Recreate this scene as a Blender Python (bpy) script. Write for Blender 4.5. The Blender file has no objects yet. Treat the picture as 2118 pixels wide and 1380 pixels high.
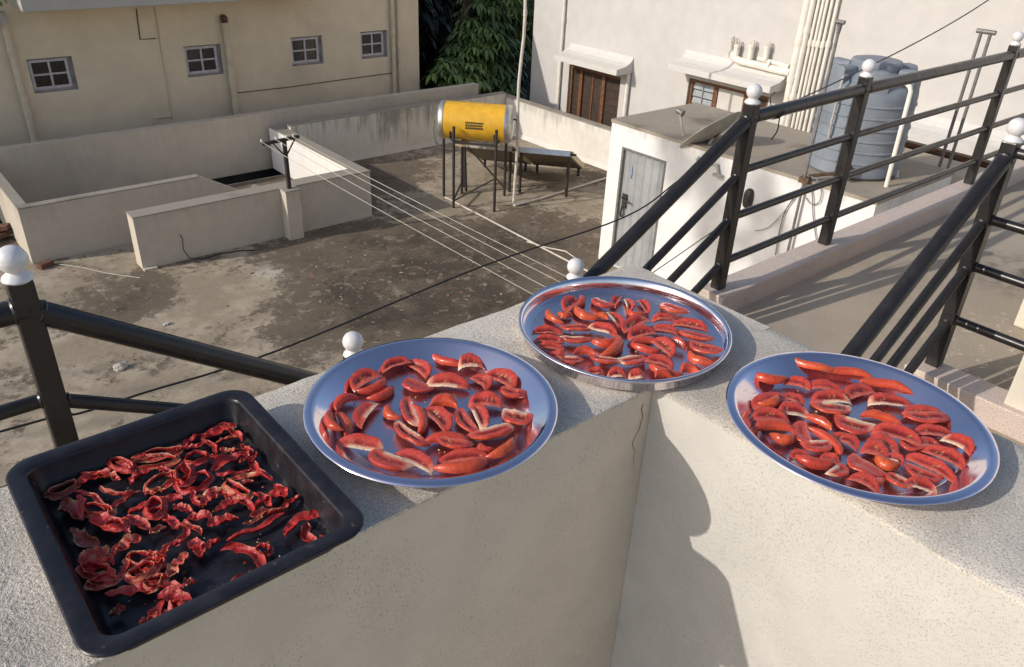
import bpy, bmesh, math, random
from math import sin, cos, pi, radians, sqrt, atan2
from mathutils import Vector, Matrix, noise

random.seed(7)
SC = bpy.context.scene
COL = SC.collection

# ------------------------------------------------------------------ camera pose (metres, parapet top is z = 0)
IMG_W, IMG_H, FPX = 2118.0, 1380.0, 1640.0
PITCH, ROLL, YAW = radians(29.6), radians(2.65), radians(41.2)
CAM = Vector((0, 0, 0.68))
def _axes():
    fw = Vector((0, cos(PITCH), -sin(PITCH))); rt = Vector((1, 0, 0)); up = Vector((0, sin(PITCH), cos(PITCH)))
    r = rt * cos(ROLL) + up * sin(ROLL); u = up * cos(ROLL) - rt * sin(ROLL)
    m = Matrix.Rotation(-YAW, 3, 'Z')
    return m @ r, m @ u, m @ fw
CR, CU, CF = _axes()
def ray(px, py): return CF + CR * ((px - IMG_W / 2) / FPX) - CU * ((py - IMG_H / 2) / FPX)
def on_z(px, py, z): d = ray(px, py); return CAM + d * ((z - CAM.z) / d.z)
def on_x(px, py, x): d = ray(px, py); return CAM + d * ((x - CAM.x) / d.x)
def on_y(px, py, y): d = ray(px, py); return CAM + d * ((y - CAM.y) / d.y)

SUN_TRAVEL = Vector((1.8, -0.5, -1.0)).normalized()

# ------------------------------------------------------------------ materials
def new_mat(name):
    m = bpy.data.materials.new(name); m.use_nodes = True
    nt = m.node_tree
    return m, nt, nt.nodes, nt.links, nt.nodes['Principled BSDF']

class NG:
    """small helper to wire shader nodes"""
    def __init__(self, name):
        self.m, self.nt, self.n, self.l, self.b = new_mat(name)
        self.geo = self.n.new('ShaderNodeNewGeometry')
        self.pos = self.geo.outputs['Position']
    def local(self):
        t = self.n.new('ShaderNodeTexCoord'); self.pos = t.outputs['Object']
    def link(self, a, b): self.l.new(a, b)
    def mapping(self, scale=(1, 1, 1), loc=(0, 0, 0), rot=(0, 0, 0), src=None):
        k = self.n.new('ShaderNodeMapping'); k.inputs['Scale'].default_value = scale
        k.inputs['Location'].default_value = loc; k.inputs['Rotation'].default_value = rot
        self.link(src or self.pos, k.inputs['Vector']); return k.outputs['Vector']
    def noise(self, scale, detail=4, rough=0.55, src=None, dist=0.0):
        k = self.n.new('ShaderNodeTexNoise'); k.inputs['Scale'].default_value = scale
        k.inputs['Detail'].default_value = detail; k.inputs['Roughness'].default_value = rough
        k.inputs['Distortion'].default_value = dist
        self.link(src or self.pos, k.inputs['Vector']); return k.outputs['Fac']
    def voronoi(self, scale, src=None, feature='F1'):
        k = self.n.new('ShaderNodeTexVoronoi'); k.feature = feature; k.inputs['Scale'].default_value = scale
        self.link(src or self.pos, k.inputs['Vector']); return k.outputs['Distance']
    def ramp(self, src, a, b, lo=0.0, hi=1.0, smooth=True):
        k = self.n.new('ShaderNodeMapRange'); k.interpolation_type = 'SMOOTHSTEP' if smooth else 'LINEAR'
        k.inputs['From Min'].default_value = a; k.inputs['From Max'].default_value = b
        k.inputs['To Min'].default_value = lo; k.inputs['To Max'].default_value = hi
        self.link(src, k.inputs['Value']); return k.outputs['Result']
    def math(self, op, a, b=None):
        k = self.n.new('ShaderNodeMath'); k.operation = op
        for i, v in enumerate((a, b)):
            if v is None: continue
            if isinstance(v, (int, float)): k.inputs[i].default_value = v
            else: self.link(v, k.inputs[i])
        return k.outputs[0]
    def mix(self, fac, a, b):
        k = self.n.new('ShaderNodeMix'); k.data_type = 'RGBA'
        if isinstance(fac, (int, float)): k.inputs['Factor'].default_value = fac
        else: self.link(fac, k.inputs['Factor'])
        for nm, v in (('A', a), ('B', b)):
            s = [i for i in k.inputs if i.name == nm and i.type == 'RGBA'][0]
            if isinstance(v, tuple): s.default_value = (*v, 1)
            else: self.link(v, s)
        return [o for o in k.outputs if o.type == 'RGBA'][0]
    def sep(self, src=None):
        k = self.n.new('ShaderNodeSeparateXYZ'); self.link(src or self.pos, k.inputs[0]); return k.outputs
    def dist(self, p):
        k = self.n.new('ShaderNodeVectorMath'); k.operation = 'DISTANCE'; k.inputs[1].default_value = p
        self.link(self.pos, k.inputs[0]); return k.outputs['Value']
    def bump(self, h, strength, dist=0.01, prev=None):
        k = self.n.new('ShaderNodeBump'); k.inputs['Strength'].default_value = strength
        k.inputs['Distance'].default_value = dist; self.link(h, k.inputs['Height'])
        if prev is not None: self.link(prev, k.inputs['Normal'])
        return k.outputs['Normal']
    def out(self, color=None, rough=None, normal=None, **kw):
        if color is not None:
            if isinstance(color, tuple): self.b.inputs['Base Color'].default_value = (*color, 1)
            else: self.link(color, self.b.inputs['Base Color'])
        if rough is not None:
            if isinstance(rough, (int, float)): self.b.inputs['Roughness'].default_value = rough
            else: self.link(rough, self.b.inputs['Roughness'])
        if normal is not None: self.link(normal, self.b.inputs['Normal'])
        for k, v in kw.items(): self.b.inputs[k].default_value = v
        return self.m

def mul(c, f): return tuple(min(1, x * f) for x in c)

def m_plain(name, col, rough=0.5, metal=0.0, vary=0.12, vscale=8, bump=0.0, bscale=80, bdist=0.002, coat=0.0, spec=0.5):
    g = NG(name)
    f = g.noise(vscale, 5, 0.6)
    c = g.mix(g.ramp(f, 0.3, 0.7), mul(col, 1 - vary), mul(col, 1 + vary))
    nrm = g.bump(g.noise(bscale, 4, 0.6), bump, bdist) if bump else None
    return g.out(c, rough, nrm, Metallic=metal, **{'Coat Weight': coat, 'Specular IOR Level': spec})

def m_plaster(name, col, stain=(0.2, 0.17, 0.13), amount=0.35, sscale=0.9, drips=None, bump=0.25, bscale=90, bdist=0.003, rough=0.85, pits=0.0):
    """painted plaster: soft blotches, dirt, optional dark drips that fade out from height drips[0] down over drips[1] metres"""
    g = NG(name)
    n1 = g.noise(sscale, 6, 0.62)
    n2 = g.noise(sscale * 7, 5, 0.6)
    c = g.mix(g.ramp(n2, 0.25, 0.8), mul(col, 0.94), mul(col, 1.05))
    c = g.mix(g.math('MULTIPLY', g.ramp(n1, 0.5, 0.78), amount), c, stain)
    if drips:
        top, length, strength = drips
        s = g.sep()
        cmb = g.n.new('ShaderNodeCombineXYZ')
        for i, k in enumerate((6.5, 6.5, 0.55)):
            g.link(g.math('MULTIPLY', s[i], k), cmb.inputs[i])
        dn = g.noise(1.6, 7, 0.72, src=cmb.outputs[0], dist=0.5)
        dn2 = g.noise(0.8, 3, 0.5)
        fade = g.ramp(s[2], top - length, top + 0.02)
        thr = g.math('ADD', dn, g.math('MULTIPLY', fade, 0.26))
        thr = g.math('ADD', thr, g.math('MULTIPLY', g.math('SUBTRACT', dn2, 0.5), 0.55))
        c = g.mix(g.math('MULTIPLY', g.ramp(thr, 0.62, 0.92), strength), c, (0.075, 0.068, 0.055))
    h = g.noise(bscale, 5, 0.65)
    nrm = g.bump(h, bump, bdist)
    if pits:
        pv = g.noise(bscale * 2.2, 2, 0.5)
        pm = g.ramp(pv, 0.33, 0.39, 1, 0)
        big = g.ramp(g.noise(6, 4, 0.6), 0.36, 0.60)
        pm = g.math('MULTIPLY', pm, big)
        c = g.mix(g.math('MULTIPLY', pm, pits), c, mul(col, 0.38))
        nrm = g.bump(g.math('SUBTRACT', 1.0, pm), 0.6, 0.002, nrm)
    return g.out(c, rough, nrm)

def m_cement_top(name, base=(0.64, 0.58, 0.49)):
    """coarse cement coping: sand grains, pits, weather stains"""
    g = NG(name)
    a = g.noise(420, 3, 0.6); b = g.noise(150, 4, 0.7); c3 = g.noise(6, 5, 0.6)
    c = g.mix(g.ramp(c3, 0.3, 0.7), mul(base, 0.78), mul(base, 1.12))
    c = g.mix(g.ramp(a, 0.34, 0.45, 1, 0), c, mul(base, 0.42))
    c = g.mix(g.ramp(a, 0.56, 0.66), c, mul(base, 1.3))
    c = g.mix(g.math('MULTIPLY', g.ramp(b, 0.55, 0.75), 0.4), c, mul(base, 0.6))
    h = g.math('ADD', g.math('MULTIPLY', a, 0.5), b)
    nrm = g.bump(h, 0.55, 0.004)
    left = g.ramp(g.sep()[0], 0.02, -0.06)
    nrm = g.bump(g.math('MULTIPLY', g.noise(85, 5, 0.7, dist=0.5), left), 0.9, 0.014, nrm)
    return g.out(c, 0.95, nrm)

def m_roof_floor():
    """weathered waterproofing screed: tan, dark algae in islands, hairline cracks, orange lichen"""
    g = NG('roof_screed')
    tan, tan2, dark, dark2 = (0.35, 0.285, 0.200), (0.47, 0.395, 0.290), (0.125, 0.095, 0.064), (0.062, 0.047, 0.032)
    big = g.noise(0.42, 3, 0.5); mid = g.noise(1.7, 9, 0.70, dist=0.35); fine = g.noise(9, 7, 0.72); vf = g.noise(40, 4, 0.7)
    c = g.mix(g.ramp(g.noise(1.1, 9, 0.72), 0.42, 0.60), mul(tan, 0.9), tan2)
    c = g.mix(g.math('MULTIPLY', g.ramp(vf, 0.3, 0.7), 0.35), c, mul(tan, 0.72))
    def blob(p, r0, r1, k): return g.math('MULTIPLY', g.ramp(g.dist(p), r0, r1, 1, 0), k)
    bias = g.math('ADD', blob((6.0, 9.0, -4.5), 1.2, 3.0, 0.20), blob((2.55, 10.6, -4.5), 0.25, 0.95, 0.13))
    bias = g.math('ADD', bias, blob((8.9, 8.9, -4.5), 0.3, 1.6, 0.13))
    bias = g.math('ADD', bias, blob((7.6, 13.4, -4.5), 0.4, 1.7, 0.16))
    bias = g.math('SUBTRACT', bias, blob((3.5, 10.0, -4.5), 0.3, 1.3, 0.10))
    bias = g.math('SUBTRACT', bias, blob((10.0, 11.5, -4.5), 0.8, 2.4, 0.05))
    bias = g.math('SUBTRACT', bias, blob((1.5, 8.0, -4.5), 0.6, 2.6, 0.03))
    v = g.math('ADD', g.math('ADD', g.math('MULTIPLY', big, 0.30), g.math('MULTIPLY', mid, 0.46)), g.math('MULTIPLY', fine, 0.34))
    v = g.math('ADD', v, bias)
    c = g.mix(g.math('MULTIPLY', g.ramp(v, 0.535, 0.60), 0.92), c, dark)
    c = g.mix(g.ramp(v, 0.64, 0.82), c, dark2)
    # pale flakes inside the algae
    c = g.mix(g.math('MULTIPLY', g.ramp(g.noise(4.5, 10, 0.80, dist=0.3), 0.545, 0.60), 0.62), c, (0.33, 0.275, 0.20))
    isl = g.math('MULTIPLY', g.ramp(g.noise(3.6, 10, 0.78, dist=0.4), 0.555, 0.60), g.ramp(g.noise(0.55, 3, 0.5), 0.42, 0.58))
    c = g.mix(g.math('MULTIPLY', isl, 0.75), c, dark)
    # dark veins
    vein = g.ramp(g.math('ABSOLUTE', g.math('SUBTRACT', g.noise(1.5, 9, 0.72, dist=0.9), 0.5)), 0.0, 0.012, 1, 0)
    c = g.mix(g.math('MULTIPLY', vein, 0.28), c, dark)
    # grid of day joints
    s = g.sep()
    org = g.math('MULTIPLY', g.ramp(g.noise(2.3, 7, 0.7), 0.58, 0.66), blob((5.2, 10.3, -4.5), 0.2, 1.3, 0.5))
    c = g.mix(org, c, (0.36, 0.19, 0.11))
    pale = g.math('MULTIPLY', g.ramp(g.noise(5, 6, 0.7), 0.42, 0.52), blob((4.25, 10.35, -4.5), 0.05, 0.42, 0.85))
    c = g.mix(pale, c, (0.52, 0.47, 0.39))
    nrm = g.bump(g.math('ADD', fine, g.math('MULTIPLY', vf, 0.5)), 0.35, 0.012)
    return g.out(c, 0.92, nrm)

def m_terrace_floor():
    g = NG('terrace_screed')
    base = (0.43, 0.36, 0.275)
    c = g.mix(g.ramp(g.noise(1.4, 6, 0.6), 0.3, 0.7), mul(base, 0.86), mul(base, 1.12))
    c = g.mix(g.math('MULTIPLY', g.ramp(g.noise(60, 4, 0.7), 0.35, 0.65), 0.3), c, mul(base, 0.75))
    fl = g.ramp(g.noise(22, 7, 0.75), 0.57, 0.62)
    zone = g.ramp(g.dist((3.7, 0.55, -1.03)), 0.25, 0.85, 1, 0)
    c = g.mix(g.math('MULTIPLY', fl, g.math('MULTIPLY', zone, 0.8)), c, (0.68, 0.63, 0.54))
    dots = g.ramp(g.noise(130, 2, 0.5), 0.735, 0.76)
    c = g.mix(dots, c, (0.75, 0.72, 0.66))
    mos = g.math('MULTIPLY', g.ramp(g.dist((4.6, 1.1, -1.03)), 0.05, 0.5, 1, 0), g.ramp(g.noise(12, 6, 0.7), 0.42, 0.62))
    c = g.mix(g.math('MULTIPLY', mos, 0.8), c, (0.12, 0.10, 0.08))
    nrm = g.bump(g.noise(110, 5, 0.65), 0.3, 0.004)
    return g.out(c, 0.9, nrm)

def m_granite():
    g = NG('pink_granite')
    base = (0.62, 0.51, 0.435)
    c = g.mix(g.ramp(g.noise(260, 3, 0.7), 0.42, 0.56), mul(base, 0.82), mul(base, 1.15))
    c = g.mix(g.math('MULTIPLY', g.ramp(g.noise(180, 2, 0.5), 0.60, 0.66), 0.5), c, (0.2, 0.16, 0.15))
    c = g.mix(g.math('MULTIPLY', g.ramp(g.noise(5, 5, 0.6), 0.5, 0.75), 0.35), c, (0.30, 0.25, 0.21))
    return g.out(c, 0.55, g.bump(g.noise(200, 3, 0.6), 0.08, 0.002))

def m_paint_black():
    g = NG('black_enamel_paint')
    c = g.mix(g.ramp(g.noise(5, 5, 0.6), 0.4, 0.75), (0.016, 0.0145, 0.0145), (0.028, 0.025, 0.024))
    dust = g.ramp(g.sep(g.geo.outputs['Normal'])[2], 0.35, 1.0)
    dust = g.math('MULTIPLY', dust, g.ramp(g.noise(35, 5, 0.7), 0.35, 0.75))
    c = g.mix(g.math('MULTIPLY', dust, 0.05), c, (0.24, 0.21, 0.17))
    r = g.ramp(g.noise(22, 4, 0.6), 0.3, 0.8, 0.26, 0.38)
    return g.out(c, r, g.bump(g.noise(10, 2, 0.5), 0.03, 0.004), **{'Specular IOR Level': 0.5})

def m_steel(name, rough=0.16, col=(0.72, 0.72, 0.745), rfloor=0.128):
    g = NG(name); g.local()
    s = g.sep()
    rad = g.math('SQRT', g.math('ADD', g.math('MULTIPLY', s[0], s[0]), g.math('MULTIPLY', s[1], s[1])))
    cmb = g.n.new('ShaderNodeCombineXYZ'); g.link(rad, cmb.inputs[0]); g.link(g.math('MULTIPLY', s[2], 1.0), cmb.inputs[1])
    rings = g.noise(1400, 2, 0.5, src=cmb.outputs[0])
    wob = g.noise(9, 3, 0.5); smear = g.noise(26, 5, 0.65)
    c = g.mix(g.math('MULTIPLY', g.ramp(smear, 0.5, 0.72), 0.28), col, mul(col, 0.72))
    r = g.math('ADD', g.ramp(smear, 0.3, 0.75, rough * 0.6, rough * 1.3), g.ramp(rad, rfloor, rfloor + 0.006, 0.17, 0.0))
    scr = g.ramp(g.noise(30, 3, 0.7, src=g.mapping((1, 14, 1), rot=(0, 0, 0.6)), dist=0.6), 0.60, 0.66)
    c = g.mix(g.math('MULTIPLY', scr, 0.16), c, mul(col, 0.55)); r = g.math('ADD', r, g.math('MULTIPLY', scr, 0.12))
    c = g.mix(g.ramp(rad, rfloor, rfloor + 0.004, 0.30, 0.0), c, mul(col, 0.45))
    nrm = g.bump(rings, 0.05, 0.0006); nrm = g.bump(wob, 0.10, 0.004, nrm)
    return g.out(c, r, nrm, Metallic=1.0)

def m_tray():
    g = NG('black_nonstick'); g.local()
    n = g.noise(30, 5, 0.65); n2 = g.noise(260, 3, 0.6)
    c = g.mix(g.ramp(n, 0.4, 0.72), (0.012, 0.0105, 0.0135), (0.024, 0.021, 0.025))
    sp = g.ramp(g.noise(95, 2, 0.5), 0.70, 0.735)
    c = g.mix(g.math('MULTIPLY', sp, 0.35), c, (0.16, 0.13, 0.12))
    r = g.ramp(n, 0.3, 0.75, 0.28, 0.45)
    return g.out(c, r, g.bump(n2, 0.12, 0.0008), **{'Specular IOR Level': 0.42})

def m_tomato():
    g = NG('fresh_tomato'); g.local()
    a = g.n.new('ShaderNodeAttribute'); a.attribute_name = 'Col'
    n = g.noise(260, 4, 0.65)
    c = g.n.new('ShaderNodeMix'); c.data_type = 'RGBA'; c.blend_type = 'MULTIPLY'; c.inputs['Factor'].default_value = 1
    ii = [i for i in c.inputs if i.type == 'RGBA']; g.link(a.outputs['Color'], ii[0])
    g.link(g.mix(g.ramp(n, 0.3, 0.7), (0.80, 0.72, 0.70), (1.08, 1.05, 1.05)), ii[1])
    co = [o for o in c.outputs if o.type == 'RGBA'][0]
    nrm = g.bump(g.noise(420, 3, 0.6), 0.22, 0.0012)
    g.b.inputs['Subsurface Radius'].default_value = (1.0, 0.22, 0.12)
    return g.out(co, g.ramp(g.noise(120, 3, 0.6), 0.3, 0.7, 0.20, 0.42), nrm, **{'Subsurface Weight': 0.18, 'Subsurface Scale': 0.004, 'Coat Weight': 0.30, 'Coat Roughness': 0.12})

def m_dried():
    g = NG('dried_tomato'); g.local()
    a = g.n.new('ShaderNodeAttribute'); a.attribute_name = 'Col'
    n = g.noise(320, 4, 0.7)
    c = g.n.new('ShaderNodeMix'); c.data_type = 'RGBA'; c.blend_type = 'MULTIPLY'; c.inputs['Factor'].default_value = 1
    ii = [i for i in c.inputs if i.type == 'RGBA']; g.link(a.outputs['Color'], ii[0])
    g.link(g.mix(g.ramp(n, 0.3, 0.7), (0.62, 0.56, 0.56), (1.15, 1.10, 1.08)), ii[1])
    co = [o for o in c.outputs if o.type == 'RGBA'][0]
    nrm = g.bump(g.noise(230, 4, 0.7), 0.6, 0.0022)
    return g.out(co, 0.33, nrm, **{'Subsurface Weight': 0.08, 'Subsurface Scale': 0.002})

def m_leaf(name, lo, hi):
    g = NG(name)
    a = g.n.new('ShaderNodeAttribute'); a.attribute_name = 'Col'
    s = g.n.new('ShaderNodeSeparateColor'); g.link(a.outputs['Color'], s.inputs[0])
    c = g.mix(s.outputs[0], lo, hi)
    return g.out(c, 0.45, None, **{'Transmission Weight': 0.0, 'Specular IOR Level': 0.4})

M = {}
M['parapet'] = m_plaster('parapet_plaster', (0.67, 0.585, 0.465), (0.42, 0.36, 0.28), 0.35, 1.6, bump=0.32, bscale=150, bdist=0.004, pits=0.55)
M['parapet_lit'] = m_plaster('parapet_plaster_sunlit', (0.59, 0.56, 0.50), (0.62, 0.55, 0.43), 0.25, 1.6, bump=0.30, bscale=170, bdist=0.003, pits=0.07)  # copy of the parapet plaster, recoloured for the sunlit arm
M['coping'] = m_cement_top('coping_cement')
M['cream'] = m_plaster('cream_wall', (0.70, 0.64, 0.52), (0.5, 0.44, 0.34), 0.25, 1.0, bump=0.2)
M['house_cream'] = m_plaster('house_cream_wall', (0.74, 0.62, 0.445), (0.40, 0.33, 0.235), 0.42, 0.45, drips=(-3.2, -1.4, 0.0), bump=0.12, bscale=30, bdist=0.006)
M['house_slab'] = m_plaster('house_slab', (0.47, 0.445, 0.40), (0.45, 0.42, 0.37), 0.35, 0.8, bump=0.12, bscale=30)
M['white_wall'] = m_plaster('white_house_wall', (0.57, 0.543, 0.51), (0.56, 0.525, 0.475), 0.30, 0.5, bump=0.10, bscale=30, bdist=0.004)
M['white_trim'] = m_plaster('white_house_trim', (0.63, 0.605, 0.56), (0.55, 0.50, 0.42), 0.35, 1.3, bump=0.12, bscale=40)
M['low_wall'] = m_plaster('low_wall_plaster', (0.56, 0.50, 0.405), (0.36, 0.31, 0.25), 0.40, 1.1, drips=(-3.66, 0.5, 0.14), bump=0.25, bscale=45, bdist=0.006)
M['low_wall_top'] = m_plaster('low_wall_cement_top', (0.33, 0.295, 0.24), (0.17, 0.15, 0.12), 0.8, 2.4, bump=0.4, bscale=60, bdist=0.006)
M['stained'] = m_plaster('stained_wall_plaster', (0.68, 0.625, 0.53), (0.30, 0.26, 0.20), 0.45, 1.1, drips=(-3.57, 0.95, 0.62), bump=0.25, bscale=45, bdist=0.006)
M['bright_wall'] = m_plaster('bright_wall_plaster', (0.82, 0.79, 0.74), (0.62, 0.58, 0.5), 0.22, 1.1, bump=0.15, bscale=45)
M['right_wall'] = m_plaster('right_wall_plaster', (0.74, 0.70, 0.62), (0.45, 0.40, 0.32), 0.30, 1.1, drips=(-3.68, 0.40, 0.38), bump=0.22, bscale=45, bdist=0.005)
M['far_wall'] = m_plaster('far_wall_plaster', (0.60, 0.52, 0.41), (0.34, 0.29, 0.22), 0.45, 0.6, drips=(-3.5, 0.9, 0.10), bump=0.2, bscale=30, bdist=0.006)
M['shed_wall'] = m_plaster('shed_whitewash', (0.76, 0.75, 0.73), (0.66, 0.63, 0.58), 0.30, 0.9, drips=(-2.30, 0.30, 0.25), bump=0.15, bscale=40)
M['shed_roof'] = m_plaster('shed_roof_cement', (0.33, 0.285, 0.225), (0.10, 0.082, 0.064), 0.95, 1.1, bump=0.4, bscale=40, bdist=0.008)
M['shed_roof2'] = m_plaster('side_roof_cement', (0.36, 0.31, 0.245), (0.18, 0.15, 0.115), 0.6, 1.0, bump=0.35, bscale=40, bdist=0.008)
M['roof_floor'] = m_roof_floor()
M['terrace'] = m_terrace_floor()
M['granite'] = m_granite()
M['black'] = m_paint_black()
M['white_ball'] = m_plain('white_paint', (0.70, 0.685, 0.68), 0.42, vary=0.06, vscale=45, bump=0.10, bscale=90)
M['steel'] = m_steel('stainless_steel', 0.12, (0.80, 0.73, 0.82), 0.133)
M['steel_deep'] = m_steel('stainless_steel_deep', 0.09, (0.84, 0.78, 0.83), 0.158)
M['tray'] = m_tray()
M['tomato'] = m_tomato()
M['dried'] = m_dried()
M['wood'] = m_plain('brown_window_wood', (0.17, 0.075, 0.036), 0.45, vary=0.35, vscale=18)
M['wood_dark'] = m_plain('dark_window_wood', (0.055, 0.034, 0.024), 0.55, vary=0.3, vscale=14)
M['glass_dark'] = m_plain('dark_glass', (0.020, 0.018, 0.017), 0.14, vary=0.4, vscale=6, spec=0.5)
M['glass_grey'] = m_plain('louvre_glass', (0.34, 0.36, 0.37), 0.25, vary=0.15, vscale=9)
M['grey_frame'] = m_plain('window_frame_grey', (0.52, 0.49, 0.50), 0.55, vary=0.12, vscale=12)
M['reveal'] = m_plain('window_reveal', (0.44, 0.385, 0.36), 0.8, vary=0.2, vscale=9)
M['pipe_cream'] = m_plain('painted_pipe', (0.62, 0.53, 0.39), 0.6, vary=0.12, vscale=5)
M['pipe_white'] = m_plain('white_pipe', (0.77, 0.72, 0.63), 0.5, vary=0.08, vscale=6)
M['pvc'] = m_plain('pvc_pipe', (0.62, 0.57, 0.48), 0.45, vary=0.12, vscale=5)
M['rust'] = m_plain('rusty_iron', (0.115, 0.072, 0.045), 0.8, vary=0.4, vscale=20)
M['iron'] = m_plain('dark_iron', (0.035, 0.030, 0.027), 0.6, vary=0.35, vscale=20)
M['galv'] = m_plain('galvanised_steel', (0.20, 0.195, 0.18), 0.5, metal=0.3, vary=0.2, vscale=14)
M['wire_dark'] = m_plain('black_cable', (0.020, 0.018, 0.017), 0.55, vary=0.1)
M['wire_white'] = m_plain('white_line', (0.52, 0.49, 0.42), 0.6, vary=0.08)
M['yellow'] = m_plain('yellow_enamel', (0.76, 0.42, 0.030), 0.42, vary=0.10, vscale=7, coat=0.1)
M['print_black'] = m_plain('dark_print', (0.06, 0.045, 0.02), 0.6)
M['alu'] = m_plain('aluminium', (0.62, 0.60, 0.56), 0.35, metal=0.8, vary=0.12, vscale=10)
M['panel_glass'] = m_plain('collector_glass', (0.30, 0.36, 0.40), 0.18, metal=0.3, vary=0.2, vscale=12)
M['panel_back'] = m_plain('collector_back', (0.16, 0.125, 0.095), 0.7, vary=0.25, vscale=8)
M['panel_frame'] = m_plain('collector_frame', (0.55, 0.46, 0.27), 0.5, vary=0.12)
M['water_tank'] = m_plain('grey_tank_plastic', (0.205, 0.232, 0.268), 0.55, vary=0.12, vscale=5, bump=0.08, bscale=40)
M['dish'] = m_plain('dish_paint', (0.40, 0.39, 0.34), 0.55, vary=0.15, vscale=9)
M['door_metal'] = m_plain('grey_door_sheet', (0.345, 0.355, 0.355), 0.5, metal=0.1, vary=0.12, vscale=4)
M['scuff'] = m_plain('blue_paint_smear', (0.25, 0.31, 0.42), 0.6, vary=0.3, vscale=30)
M['brick'] = m_plain('red_brick', (0.15, 0.07, 0.045), 0.9, vary=0.3, vscale=25, bump=0.4, bscale=60)
M['stone'] = m_plain('pale_stone', (0.50, 0.46, 0.40), 0.9, vary=0.25, vscale=20, bump=0.4, bscale=50)
M['painted_shade'] = m_plain('painted_deep_shade', (0.035, 0.029, 0.024), 0.9, vary=0.3, vscale=3)  # near-black colour stands in for shade under the wall and behind the trees
M['crack'] = m_plain('crack_brown', (0.17, 0.13, 0.09), 0.9, vary=0.2)  # brown of the crack line itself
M['ground'] = m_plain('earth_ground', (0.20, 0.165, 0.12), 0.95, vary=0.3, vscale=0.6)
M['bark'] = m_plain('tree_bark', (0.09, 0.07, 0.05), 0.95, vary=0.35, vscale=8, bump=0.5, bscale=25)
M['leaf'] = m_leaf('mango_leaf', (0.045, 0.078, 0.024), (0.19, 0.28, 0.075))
M['leaf_far'] = m_leaf('shaded_leaf', (0.008, 0.012, 0.006), (0.022, 0.034, 0.012))  # far foliage darkened, its deep shade is put into the colour

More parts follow.
